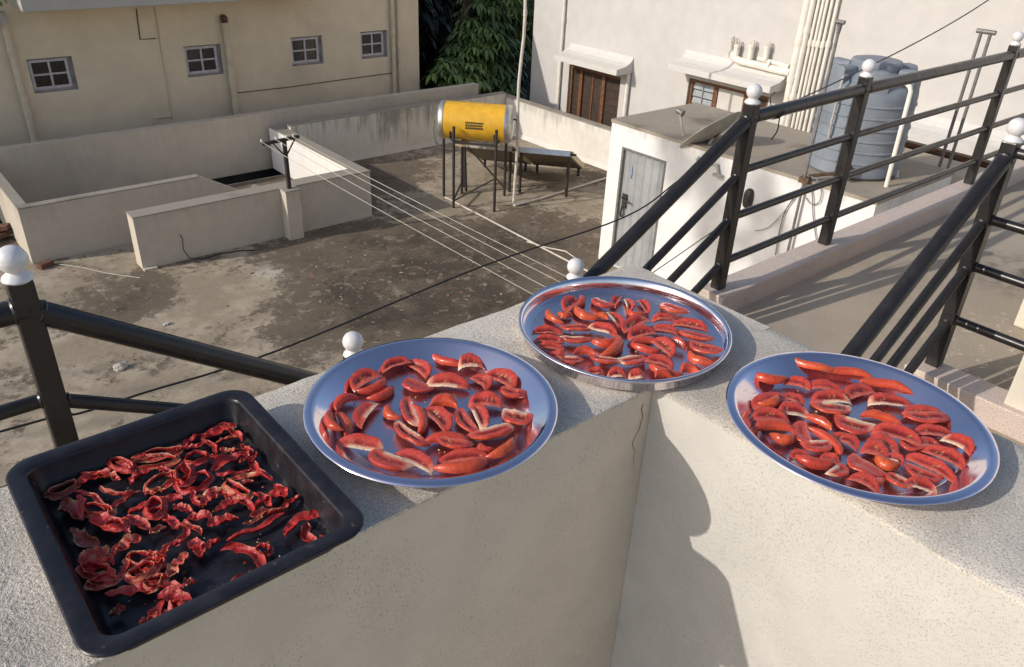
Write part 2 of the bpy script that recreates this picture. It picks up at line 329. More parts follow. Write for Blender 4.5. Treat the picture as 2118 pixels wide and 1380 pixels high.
# ------------------------------------------------------------------ mesh helpers
class MB:
    def __init__(s): s.v = []; s.f = []; s.mi = []; s.sm = []; s.cur = 0; s.smooth = False
    def add(s, verts, faces):
        o = len(s.v); s.v += [Vector(p) for p in verts]
        for f in faces: s.f.append([i + o for i in f]); s.mi.append(s.cur); s.sm.append(s.smooth)
        return s
    def box(s, x0, x1, y0, y1, z0, z1):
        p = [(x0, y0, z0), (x1, y0, z0), (x1, y1, z0), (x0, y1, z0), (x0, y0, z1), (x1, y0, z1), (x1, y1, z1), (x0, y1, z1)]
        return s.add(p, [(0, 3, 2, 1), (4, 5, 6, 7), (0, 1, 5, 4), (1, 2, 6, 5), (2, 3, 7, 6), (3, 0, 4, 7)])
    def prism(s, poly, z0, z1):
        n = len(poly); p = [(x, y, z0) for x, y in poly] + [(x, y, z1) for x, y in poly]
        return s.add(p, [tuple(range(n))[::-1], tuple(range(n, 2 * n))] + [(i, (i + 1) % n, (i + 1) % n + n, i + n) for i in range(n)])
    def extrude(s, prof, d):
        """prof: closed list of 3D points; extruded by vector d"""
        n = len(prof); d = Vector(d); p = [Vector(q) for q in prof]; p += [q + d for q in p]
        return s.add(p, [tuple(range(n))[::-1], tuple(range(n, 2 * n))] + [(i, (i + 1) % n, (i + 1) % n + n, i + n) for i in range(n)])
    def tube(s, pts, r, n=10, caps=True, closed=False):
        pts = [Vector(p) for p in pts]; m = len(pts); rs = r if isinstance(r, (list, tuple)) else [r] * m
        t0 = (pts[1] - pts[0]).normalized()
        ref = Vector((0, 0, 1)) if abs(t0.z) < 0.9 else Vector((1, 0, 0))
        nrm = t0.cross(ref).normalized(); rings = []
        for i in range(m):
            if closed: t = (pts[(i + 1) % m] - pts[i - 1]).normalized()
            else: t = (pts[min(i + 1, m - 1)] - pts[max(i - 1, 0)]).normalized()
            nrm = (nrm - t * nrm.dot(t)).normalized(); b = t.cross(nrm)
            rings.append([pts[i] + (nrm * cos(2 * pi * k / n) + b * sin(2 * pi * k / n)) * rs[i] for k in range(n)])
        old = s.smooth; s.smooth = True
        f = []
        for i in range(m if closed else m - 1):
            j = (i + 1) % m
            for k in range(n): f.append((i * n + k, i * n + (k + 1) % n, j * n + (k + 1) % n, j * n + k))
        s.add([p for q in rings for p in q], f)
        s.smooth = old
        if caps and not closed:
            s.add(rings[0], [tuple(range(n))[::-1]]); s.add(rings[-1], [tuple(range(n))])
        return s
    def bar(s, a, b, w, h=None):
        a, b = Vector(a), Vector(b); h = h or w; t = (b - a).normalized()
        ref = Vector((0, 0, 1)) if abs(t.z) < 0.95 else Vector((1, 0, 0))
        x = t.cross(ref).normalized() * w / 2; y = x.cross(t).normalized() * h / 2
        p = [a - x - y, a + x - y, a + x + y, a - x + y, b - x - y, b + x - y, b + x + y, b - x + y]
        return s.add(p, [(0, 3, 2, 1), (4, 5, 6, 7), (0, 1, 5, 4), (1, 2, 6, 5), (2, 3, 7, 6), (3, 0, 4, 7)])
    def lathe(s, prof, n=64, c=(0, 0, 0), closed=False):
        """prof: list of (r, z) around the z axis through c"""
        c = Vector(c); rings = []; v = []; f = []
        for r, z in prof:
            if r < 1e-6: rings.append([len(v)]); v.append(c + Vector((0, 0, z)))
            else:
                rings.append(list(range(len(v), len(v) + n)))
                v += [c + Vector((r * cos(2 * pi * k / n), r * sin(2 * pi * k / n), z)) for k in range(n)]
        m = len(rings)
        for i in range(m if closed else m - 1):
            a, b = rings[i], rings[(i + 1) % m]
            if len(a) == 1 and len(b) == 1: continue
            for k in range(n):
                k2 = (k + 1) % n
                if len(a) == 1: f.append((a[0], b[k2], b[k]))
                elif len(b) == 1: f.append((a[k], a[k2], b[0]))
                else: f.append((a[k], a[k2], b[k2], b[k]))
        old = s.smooth; s.smooth = True; s.add(v, f); s.smooth = old
        return s
    def sphere(s, c, r, n=24, m=14):
        return s.lathe([(r * sin(pi * i / m), -r * cos(pi * i / m)) for i in range(m + 1)], n, c)
    def build(s, name, mats, parent=None, bevel=0.0, seg=2, weld=True, angle=40, cols=None):
        me = bpy.data.meshes.new(name)
        off = Vector(parent_world(parent)) if parent else Vector((0, 0, 0))
        me.from_pydata([tuple(p - off) for p in s.v], [], s.f)
        mats = mats if isinstance(mats, (list, tuple)) else [mats]
        for m in mats: me.materials.append(m)
        me.polygons.foreach_set('material_index', s.mi)
        if cols is not None:
            a = me.color_attributes.new('Col', 'FLOAT_COLOR', 'POINT')
            flat = []
            for c in cols: flat += [c[0], c[1], c[2], 1.0]
            a.data.foreach_set('color', flat)
        bm = bmesh.new(); bm.from_mesh(me)
        if weld: bmesh.ops.remove_doubles(bm, verts=bm.verts, dist=1e-5)
        bmesh.ops.recalc_face_normals(bm, faces=bm.faces)
        bm.to_mesh(me); bm.free()
        any_s = any(s.sm)
        if any_s:
            for p in me.polygons: p.use_smooth = True
            me.set_sharp_from_angle(angle=radians(angle))
        o = bpy.data.objects.new(name, me); COL.objects.link(o)
        if parent: o.parent = parent
        if bevel:
            b = o.modifiers.new('bevel', 'BEVEL'); b.width = bevel; b.segments = seg; b.limit_method = 'ANGLE'; b.angle_limit = radians(40)
            b.harden_normals = False
        return o

_PW = {}
def parent_world(o):
    p = Vector((0, 0, 0))
    while o is not None:
        p = p + Vector(o.location); o = o.parent
    return p
def thing(name, label, cat, loc=(0, 0, 0), group=None):
    o = bpy.data.objects.new(name, None); o.empty_display_size = 0.1; COL.objects.link(o)
    o.location = loc; o['label'] = label; o['category'] = cat
    if group: o['group'] = group
    return o
def tag(o, label, cat, group=None):
    o['label'] = label; o['category'] = cat
    if group: o['group'] = group
    return o
def struct(o): o['kind'] = 'structure'; return o

def wall_with_holes(mb, origin, u, v, inward, holes, u1, v1, depth, back=True):
    """front face in the plane origin + u*a + v*b (0..u1, 0..v1), rectangular holes (a0,a1,b0,b1) with reveals of given depth"""
    o, u, v, w = Vector(origin), Vector(u), Vector(v), Vector(inward)
    us = sorted({0, u1, *[h[0] for h in holes], *[h[1] for h in holes]}); vs = sorted({0, v1, *[h[2] for h in holes], *[h[3] for h in holes]})
    for i in range(len(us) - 1):
        for j in range(len(vs) - 1):
            ca, cb = (us[i] + us[i + 1]) / 2, (vs[j] + vs[j + 1]) / 2
            if any(h[0] < ca < h[1] and h[2] < cb < h[3] for h in holes): continue
            P = lambda a, b: o + u * a + v * b
            mb.add([P(us[i], vs[j]), P(us[i + 1], vs[j]), P(us[i + 1], vs[j + 1]), P(us[i], vs[j + 1])], [(0, 1, 2, 3)])
    for a0, a1, b0, b1 in holes:
        q = [o + u * a0 + v * b0, o + u * a1 + v * b0, o + u * a1 + v * b1, o + u * a0 + v * b1]
        for k in range(4):
            mb.add([q[k], q[(k + 1) % 4], q[(k + 1) % 4] + w * depth, q[k] + w * depth], [(0, 1, 2, 3)])
    return mb

# ================================================================== OUR BUILDING
# ------------------------------------------------------------------ parapet, an L of two arms with a coarse cement top
par = thing('parapet_wall', 'cream L-shaped parapet wall with rough cement top carrying the tray and steel plates', 'wall', (1.0, 0.8, -1.0))
XI, XO, YI, YO = 0.868, 1.182, 0.645, 0.982
# the wall body (two plaster faces) : left arm inner face is coarser, right arm has a sunlit colour put in
b = MB()
b.box(-2.2, XO, YI, YO, -3.2, -0.0065)
b.build('left_arm', M['parapet'], par)
b = MB(); b.box(XI, XO - 0.002, -2.4, YI - 0.0005, -3.2, -0.0065)
b.build('right_arm', M['parapet_lit'], par)
# coping with an uneven hand-trowelled edge: a fine strip mesh along each arm
def coping(name, axis, a0, a1, c0, c1, step, ztop=0.0):
    mb = MB(); n = int(abs(a1 - a0) / step); m = 14; rows = []
    for i in range(n + 1):
        a = a0 + (a1 - a0) * i / n; row = []
        e0 = noise.noise((a * 9, 3.1, 0)) * 0.0035 + noise.noise((a * 40, 7.7, 0)) * 0.0022
        e1 = noise.noise((a * 9, 9.3, 1)) * 0.0035 + noise.noise((a * 40, 1.7, 2)) * 0.0022
        jn = axis == 'x' and a > XI + 0.001
        if jn: e0 = 0.0
        lo, hi = c0 - 0.0012 + e0 * 0.45, c1 + 0.003 + e1
        ring = [(lo, -0.009), (lo, -0.0045)]
        for k in range(m + 1):
            t = k / m; c = lo + (hi - lo) * ((0.0 if jn else 0.012) + (0.988 if jn else 0.976) * t)
            q = (a, c) if axis == 'x' else (c, a)
            z = ztop + noise.noise((q[0] * 7, q[1] * 7, 0)) * 0.0018 + noise.noise((q[0] * 38, q[1] * 38, 5)) * 0.0011
            if k == m or (k == 0 and not jn): z -= 0.0025
            ring.append((c, z))
        ring += [(hi, -0.0045), (hi, -0.009)]
        rows.append([((a, c, z) if axis == 'x' else (c, a, z)) for c, z in ring])
    k = len(rows[0]); f = []
    for i in range(n):
        for j in range(k - 1): f.append((i * k + j, i * k + j + 1, (i + 1) * k + j + 1, (i + 1) * k + j))
    mb.smooth = True; mb.add([p for r in rows for p in r], f)
    mb.smooth = False
    mb.add(rows[0], [tuple(range(k))]); mb.add(rows[-1], [tuple(range(k))])
    mb.build(name, M['coping'], par, weld=False, angle=50)
coping('coping', 'x', -2.2, XO, YI, YO, 0.012)
coping('coping', 'y', -2.4, YI - 0.0012, XI, XO - 0.001, 0.012, 0.0)
# crack running down the inside corner
cr = []
for i in range(60):
    z = -0.03 - i * 0.0065
    cr.append((XI - 0.0012, YI - 0.0012 - 0.010 - 0.016 * abs(noise.noise((i * 0.13, 2.2, 0))), z))
# (kept as a thin dark groove strip lying on the plaster of the right arm)
mb = MB()
cr2 = [(XI - 0.012 - 0.03 * abs(noise.noise((i * 0.11, 4.2, 0))) - 0.010 * sin(i * 0.09), YI - 0.0006, -0.030 - i * 0.0055) for i in range(56)]
for i in range(24):
    w0 = 0.0009 * (1 - i / 25) + 0.0002; w1 = 0.0009 * (1 - (i + 1) / 25) + 0.0002
    a, c = cr2[i], cr2[i + 1]
    mb.add([(a[0] - w0, a[1], a[2]), (a[0] + w0, a[1], a[2]), (c[0] + w1, c[1], c[2]), (c[0] - w1, c[1], c[2])], [(0, 1, 2, 3)])
mb.build('crack', M['crack'], par)

# our own roof deck (under the photographer) and the house below it
mb = MB(); mb.box(-2.3, XI + 0.05, -2.5, YI + 0.05, -3.2, -1.05); struct(mb.build('roof_deck', M['terrace']))
mb = MB(); mb.box(-2.2, XO - 0.004, -2.4, YO - 0.004, -8.5, -3.2)
tag(mb.build('house_block', M['cream']), 'cream block of the house below the L-shaped parapet', 'building')

# ------------------------------------------------------------------ railing protos
RY = 1.9
POST_W = 0.052
def make_post(z_top, z_base, proto_parent, x, y):
    mb = MB(); h = POST_W / 2
    mb.box(x - h, x + h, y - h, y + h, z_base, z_top)
    p = mb.build('post', M['black'], proto_parent, bevel=0.004)
    mb = MB(); mb.lathe([(0, z_top - 0.002), (0.029, z_top - 0.002), (0.033, z_top + 0.003), (0.031, z_top + 0.009), (0.022, z_top + 0.016), (0.017, z_top + 0.022), (0.0, z_top + 0.024)], 28, (x, y, 0))
    mb.build('finial_base', M['white_ball'], p)
    mb = MB(); R = 0.0320; zc = z_top + 0.016 + R
    mb.sphere((x, y, zc), R, 36, 22); mb.tube([(x + 0.0318 * cos(a), y + 0.0318 * sin(a), zc) for a in [2 * pi * i / 36 for i in range(36)]], 0.0007, 5, closed=True)
    mb.build('ball_finial', M['white_ball'], p)
    return p
def rail(parent, a, b, r):
    a, b = Vector(a), Vector(b); mb = MB()
    pts = [a.lerp(b, t / 6) for t in range(7)]
    mb.tube(pts, r, 20)
    # weld beads at both ends
    d = (b - a).normalized()
    for p, s in ((a, 1), (b, -1)):
        q = p + d * s * 0.028
        mb.tube([q - d * 0.005, q, q + d * 0.005], [r * 0.98, r + 0.0035, r * 0.98], 16, caps=False)
    return mb.build('rail', M['black'], parent)

RT, RM = 0.0285, 0.0178
railA = thing('stair_railing', 'black painted pipe railing with white ball finials running behind the tray to the water tank', 'railing', (1.9, RY, -1.5))
ZB = 0.050    # ball centre above post top
PX = {'up': 0.202, 'c1': 1.015, 'c2': 1.966, 't1': 2.93, 't2': 3.852, 't3': 5.62, 't4': 7.4}
PZ = {'up': -0.078, 'c1': -0.564, 'c2': -0.563, 't1': -0.026, 't2': -0.011, 't3': -0.005, 't4': -0.005}
for k in PX:
    base = {'up': -1.02, 'c1': -1.56, 'c2': -1.56}.get(k, -0.93)
    make_post(PZ[k] - ZB, base, railA, PX[k], RY)
def off(k, dz): return (PX[k], RY, PZ[k] + dz)
# level terrace rails
ter = (-0.110, -0.340, -0.555, -0.772)
for a, c in (('t1', 't2'), ('t2', 't3'), ('t3', 't4')):
    for i, dz in enumerate(ter): rail(railA, off(a, dz), off(c, dz), RT if i == 0 else RM)
# flight up to the terrace
for i, (z0, z1) in enumerate(((-0.135, -0.690), (-0.378, -0.93), (-0.583, -1.13), (-0.799, -1.35))):
    rail(railA, (PX['c2'], RY, z1), (PX['t1'], RY, z0), RT if i == 0 else RM)
# landing
for i, z in enumerate((-0.690, -0.93, -1.13, -1.35)):
    rail(railA, (PX['c1'], RY, z), (PX['c2'], RY, z), RT if i == 0 else RM)
# flight up to the left
zl = [on_y(84, 641, RY).z, on_y(150, 822, RY).z]
for i, (z0, z1) in enumerate(((zl[0], zl[0] + (on_y(640, 765, RY).z - zl[0]) / (on_y(640, 765, RY).x - 0.29) * 0.78), (zl[1], zl[1] - 0.42), (zl[1] - 0.22, zl[1] - 0.64))):
    rail(railA, (PX['up'], RY, z0 + 0.01), (PX['c1'], RY, z1), RT if i == 0 else RM)
# upper level rails going left
for i, z in enumerate((on_y(10, 650, RY).z, on_y(60, 836, RY).z, on_y(60, 836, RY).z - 0.22)):
    rail(railA, (-1.2, RY, z), (PX['up'], RY, z), RT if i == 0 else RM)

QY, QX = 0.95, 3.085
railB = thing('landing_railing', 'black pipe railing with one white ball finial on the striped pink kerb', 'railing', (QX, QY, -0.93))
make_post(0.024 - ZB, -0.93, railB, QX, QY)
def pq(px, py): p = on_y(px, py, QY); return p
top_a, top_b = pq(2083, 322), pq(1763, 730)
def through(a, b, x): t = (x - a.x) / (b.x - a.x); return a + (b - a) * t
dz_flight = (top_b.z - top_a.z) / (top_b.x - top_a.x)
for i, (px, py) in enumerate(((2083, 322), (2031, 460), (1984, 573), (1941, 688))):
    p = pq(px, py); p = Vector((QX, QY, p.z + dz_flight * (QX - p.x)))
    rail(railB, (p.x - 1.1, QY, p.z - 1.1 * dz_flight), p, RT if i == 0 else RM)
    zr = p.z + (0.012 if i == 0 else 0.0)
    rail(railB, (QX, QY, zr), (QX, QY - 1.5, zr), RM)
mb = MB(); h = POST_W / 2; mb.box(QX - h, QX + h, QY - 1.5 - h, QY - 1.5 + h, -0.93, -0.05)
mb.build('post', M['black'], railB, bevel=0.004)

# ------------------------------------------------------------------ side terrace, kerbs, stairs
mb = MB(); mb.box(2.72, 8.0, -3.5, 1.82, -1.25, -1.03)
struct(mb.build('terrace_floor', M['terrace']))
def kerb(name, label, x0, x1, y0, y1, z0, z1):
    mb = MB(); n = 24
    if (x1 - x0) > (y1 - y0):
        for i in range(n):
            a, c = x0 + (x1 - x0) * i / n, x0 + (x1 - x0) * (i + 1) / n
            mb.box(a, c, y0, y1, z0, z1)
    else: mb.box(x0, x1, y0, y1, z0, z1)
    mb2 = MB(); mb2.box(x0, x1, y0, y1, z0, z1)
    return tag(mb2.build(name, M['granite'], bevel=0.006), label, 'kerb')
kerb('granite_kerb', 'pink granite kerb under the railing along the outer terrace edge', 2.86, 8.0, 1.815, 1.96, -1.6, -0.93)
kerb('granite_kerb', 'short pink granite kerb with striped sunlight under the single-ball railing', 2.985, 3.13, -1.2, 1.02, -1.18, -0.93)
mb = MB(); mb.box(2.99, 3.125, -1.2, 1.015, -3.2, -1.18)
tag(mb.build('terrace_wall', M['cream']), 'cream wall face below the striped pink kerb behind the right plate', 'wall')
# cream masses at the right edge of the terrace
p = on_z(2078, 830, -0.93)
mb = MB(); mb.box(3.02, 4.2, p.y - 0.30, p.y, -1.6, -0.10)
tag(mb.build('terrace_pier', M['cream'], bevel=0.01), 'cream plastered pier rising at the end of the striped pink kerb', 'wall')
p2 = on_z(2093, 674, -1.03)
mb = MB(); mb.box(p2.x, p2.x + 0.6, p2.y - 0.6, p2.y, -1.03, -0.55)
tag(mb.build('cream_block', M['cream'], bevel=0.012), 'low cream block standing on the terrace floor near the flaking paint', 'block')
# staircase between the two terraces (mostly hidden by the parapet)
st = thing('staircase', 'cement staircase descending behind the parapet between the black railings', 'staircase', (2.0, 1.4, -1.56))
mb = MB(); mb.box(0.95, 2.05, 1.0, 1.96, -1.75, -1.56); mb.build('landing', M['terrace'], st)
for i in range(3):
    mb = MB(); x0 = 2.05 + 0.22 * i; mb.box(x0 + 0.001, x0 + 0.219, 1.0, 1.81, -1.9, -1.56 + 0.133 * (i + 1)); mb.build('step', M['terrace'], st, bevel=0.005)
    mb = MB(); x1 = 0.95 - 0.26 * i; mb.box(x1 - 0.259, x1 - 0.001, 1.0, 1.96, -1.9, -1.56 + 0.135 * (i + 1)); mb.build('step', M['terrace'], st, bevel=0.005)
mb = MB(); mb.box(-2.2, 0.17, 1.0, 1.96, -1.9, -1.02); mb.build('upper_landing', M['terrace'], st)
mb = MB(); mb.box(-2.2, 8.0, 1.0, 1.955, -8.5, -1.905); mb.build('base_wall', M['cream'], st)

# ================================================================== PLATES AND TRAY
def plate(label, c, R, depth, rim, slope, mat, tilt=0.0, deep=False):
    t = thing('steel_plate', label, 'plate', (c[0], c[1], 0.0035), 'steel plates on the parapet')
    mb = MB(); th = 0.0012
    if not deep:
        rb = R - rim - slope
        prof = [(0, 0.0), (rb * 0.5, 0.0), (rb - 0.004, 0.0), (rb, 0.0012), (rb + 0.004, 0.0045), (R - rim - 0.004, depth - 0.004), (R - rim, depth - 0.001), (R - rim + 0.003, depth),
                (R - 0.003, depth - 0.0012), (R - 0.001, depth - 0.002), (R, depth - 0.0035), (R - 0.001, depth - 0.005), (R - 0.0035, depth - 0.0042), (R - rim + 0.002, depth - 0.002), (R - rim - 0.003, depth - 0.0065), (rb + 0.005, 0.0025), (rb, -0.0008), (rb * 0.5, -0.0012), (0, -0.0012)]
    else:
        rb = R - slope
        prof = [(0, 0.0), (rb * 0.5, 0.0), (rb - 0.016, 0.0), (rb - 0.012, 0.0014), (rb - 0.006, 0.0016), (rb, 0.0045), (R - 0.009, depth - 0.004), (R - 0.006, depth), (R - 0.003, depth + 0.0012), (R - 0.0008, depth + 0.0002), (R, depth - 0.002), (R - 0.001, depth - 0.0045), (R - 0.004, depth - 0.0052), (R - 0.0065, depth - 0.007), (rb + 0.0016, 0.004), (rb - 0.006, -0.0008), (rb * 0.5, -0.0012), (0, -0.0012)]
    mb.lathe(prof, 128, (c[0], c[1], 0.0047))
    mb.build('dish', mat, t, angle=60)
    if tilt:
        ax = CR.copy(); ax.z = 0; ax.normalize()
        t.rotation_mode = 'AXIS_ANGLE'; t.rotation_axis_angle = (tilt, ax.x, ax.y, ax.z)
    return t
P1 = (0.534, 0.776); P2 = (0.932, 0.774); P3 = (1.003, 0.382)
PLATES = {'p1': (P1, 0.180, 0.026), 'p2': (P2, 0.182, 0.026), 'p3': (P3, 0.185, 0.026)}
t1 = plate('round steel plate beside the black tray holding well-spaced fresh tomato wedges', P1, 0.180, 0.027, 0.013, 0.034, M['steel'], radians(0.8))
t2 = plate('steel plate with shiny upright rim on the parapet corner full of tomato slices', P2, 0.182, 0.026, 0.01, 0.010, M['steel_deep'], radians(0.6), True)
t3 = plate('round steel plate with crowded half-dried tomato slices on the right parapet arm', P3, 0.185, 0.027, 0.013, 0.032, M['steel'], 0.0)
t2.location.z += 0.001; t1.location.z += 0.001

# baking tray
TX0, TX1, TY0, TY1 = 0.0275, 0.331, 0.598, 0.956
tc = ((TX0 + TX1) / 2, (TY0 + TY1) / 2)
tray = thing('baking_tray', 'black rectangular baking tray of shrivelled sun-dried tomatoes on the parapet', 'tray', (tc[0], tc[1], 0.003))
def rrect(hx, hy, r, z, n=9):
    out = []
    for cx, cy, a0 in ((hx - r, hy - r, 0), (-hx + r, hy - r, pi / 2), (-hx + r, -hy + r, pi), (hx - r, -hy + r, 3 * pi / 2)):
        for k in range(n + 1):
            a = a0 + pi / 2 * k / n; out.append((tc[0] + cx + r * cos(a), tc[1] + cy + r * sin(a), z))
    return out
hx, hy = (TX1 - TX0) / 2, (TY1 - TY0) / 2
D = 0.044
rings = [rrect(hx, hy, 0.034, D - 0.004), rrect(hx + 0.0006, hy + 0.0006, 0.034, D - 0.0018), rrect(hx - 0.0004, hy - 0.0004, 0.034, D - 0.0002), rrect(hx - 0.002, hy - 0.002, 0.033, D + 0.0002),
         rrect(hx - 0.019, hy - 0.019, 0.021, D), rrect(hx - 0.0208, hy - 0.0208, 0.0195, D - 0.0012), rrect(hx - 0.0218, hy - 0.0218, 0.019, D - 0.005), rrect(hx - 0.029, hy - 0.029, 0.016, 0.009), rrect(hx - 0.0315, hy - 0.0315, 0.015, 0.0056),
         rrect(hx - 0.036, hy - 0.036, 0.013, 0.0044), rrect(hx - 0.08, hy - 0.08, 0.010, 0.0040)]
under = [rrect(hx - 0.003, hy - 0.003, 0.032, D - 0.006), rrect(hx - 0.018, hy - 0.018, 0.022, D - 0.0045), rrect(hx - 0.028, hy - 0.028, 0.018, 0.008), rrect(hx - 0.036, hy - 0.036, 0.014, 0.0015), rrect(hx - 0.08, hy - 0.08, 0.01, 0.0010)]
mb = MB(); mb.smooth = True
def loft(mb, rs, cap):
    n = len(rs[0]); f = []
    for i in range(len(rs) - 1):
        for k in range(n): f.append((i * n + k, i * n + (k + 1) % n, (i + 1) * n + (k + 1) % n, (i + 1) * n + k))
    f.append(tuple((len(rs) - 1) * n + k for k in range(n)))
    mb.add([p for r in rs for p in r], f)
loft(mb, rings, True); loft(mb, [rings[0]] + under, True)
mb.build('pan', M['tray'], tray, angle=50)

# ================================================================== TOMATOES
RED, FLESH, POCKET, CORE, SKIN, ORANGE = (0.58, 0.055, 0.034), (0.62, 0.080, 0.050), (0.24, 0.018, 0.011), (0.95, 0.75, 0.50), (0.60, 0.072, 0.032), (0.72, 0.165, 0.030)
SEED = (0.62, 0.42, 0.16)
def lerp3(a, b, t): t = max(0, min(1, t)); return tuple(x + (y - x) * t for x, y in zip(a, b))
def nz(x, y, z=0): return noise.noise((x, y, z))

def wedge_mesh(L, W, H, bend, pale, seed, skinup=False, seedy=0.5):
    """a lengthwise tomato wedge. x along, y from core edge to skin, z up. returns verts, faces, colours"""
    rnd = random.Random(seed); nu = 26; V = []; F = []; C = []
    sh = rnd.uniform(0, 50); nv = 9; asym = rnd.uniform(-0.25, 0.25); pend = rnd.choice((-1, 1)); hue = rnd.uniform(0.0, 1.0); gv = rnd.random()
    skin_c = lerp3(SKIN, ORANGE, hue * 0.75)
    def s_of(u):
        uu = u + asym * (1 - u * u) * 0.5
        return max(0.05, (1 - abs(uu) ** 2.5) ** 0.52)
    rows = 0
    for i in range(nu + 1):
        u = -1 + 2 * i / nu; s = s_of(u) * (1 + 0.07 * nz(u * 2 + sh, 0.3)); x = u * L / 2
        yc = bend * W * (1 - u * u); w = W * s; row = []
        lift = 0.0022 * nz(u * 1.5, sh) + abs(bend) * 0.004 * u * u
        if skinup:
            for k in range(15):
                t = k / 14; a = pi * t
                y = yc + w * 0.5 - cos(a) * w * 0.5; z = H * s * (sin(a) ** 0.75) * (1 + 0.06 * nz(u * 3 + sh, t * 3)) + lift
                row.append((x, y, z)); C.append(lerp3(lerp3(skin_c, RED, 0.4 + 0.5 * nz(u * 2 + sh, t * 2)), lerp3(skin_c, CORE, 0.5), max(0, (pale and abs(u) > 0.72) * (u * pend > 0) * 0.9)))
            for k in range(1, 4):
                row.append((x, yc + w * (1 - k / 4), lift)); C.append(FLESH)
        else:
            for k in range(nv + 1):
                v = k / nv; y = yc + w * v
                z = H * s * (0.66 + 0.34 * v ** 0.8)
                gel = math.exp(-((v - 0.46) / (0.13 + 0.05 * gv)) ** 2) * max(0, 1 - (abs(u) / 0.72) ** 4) * (0.35 + 0.9 * gv + 0.35 * nz(u * 3 + sh, 2.2))
                bump = 0.5 + 0.5 * nz(u * 9 + sh, v * 6, 1.7)
                z -= H * 0.62 * gel * (0.55 + 0.45 * bump)
                z += 0.0010 * nz(u * 14, v * 10 + sh)
                row.append((x, y, z + lift))
                c = FLESH
                c = lerp3(c, POCKET, gel * 1.35)
                if gel > 0.35 and nz(u * 19 + sh, v * 15, 3) > 0.26 + 0.30 * (1 - seedy): c = lerp3(c, SEED, 0.45 + 0.3 * seedy)
                if v < 0.32:
                    pc = (1 - v / 0.32)
                    c = lerp3(c, CORE, pc * (1.2 if pale and u * pend > -0.45 else 0.16))
                if pale and u * pend > 0.62: c = lerp3(c, CORE, (u * pend - 0.62) * 2.2)
                if v > 0.9: c = lerp3(c, RED, 0.8)
                C.append(c)
            for k in range(1, 6):
                t = k / 5; y = yc + w + 0.10 * W * s * sin(pi * t * 0.8) - 0.22 * w * t * t
                row.append((x, y, H * s * (1 - t) + lift)); C.append(lerp3(RED, skin_c, 0.4 + 0.6 * t) if not (pale and u * pend > 0.75) else lerp3(skin_c, CORE, 0.6))
            for k in range(1, 3):
                row.append((x, yc + w * 0.78 * (1 - k / 2.6), lift)); C.append(FLESH)
        n = len(row); V += row
        if i:
            o0, o1 = (i - 1) * n, i * n
            for k in range(n): F.append((o0 + k, o0 + (k + 1) % n, o1 + (k + 1) % n, o1 + k))
    F.append(tuple(range(n))[::-1]); F.append(tuple(nu * n + k for k in range(n)))
    return V, F, C

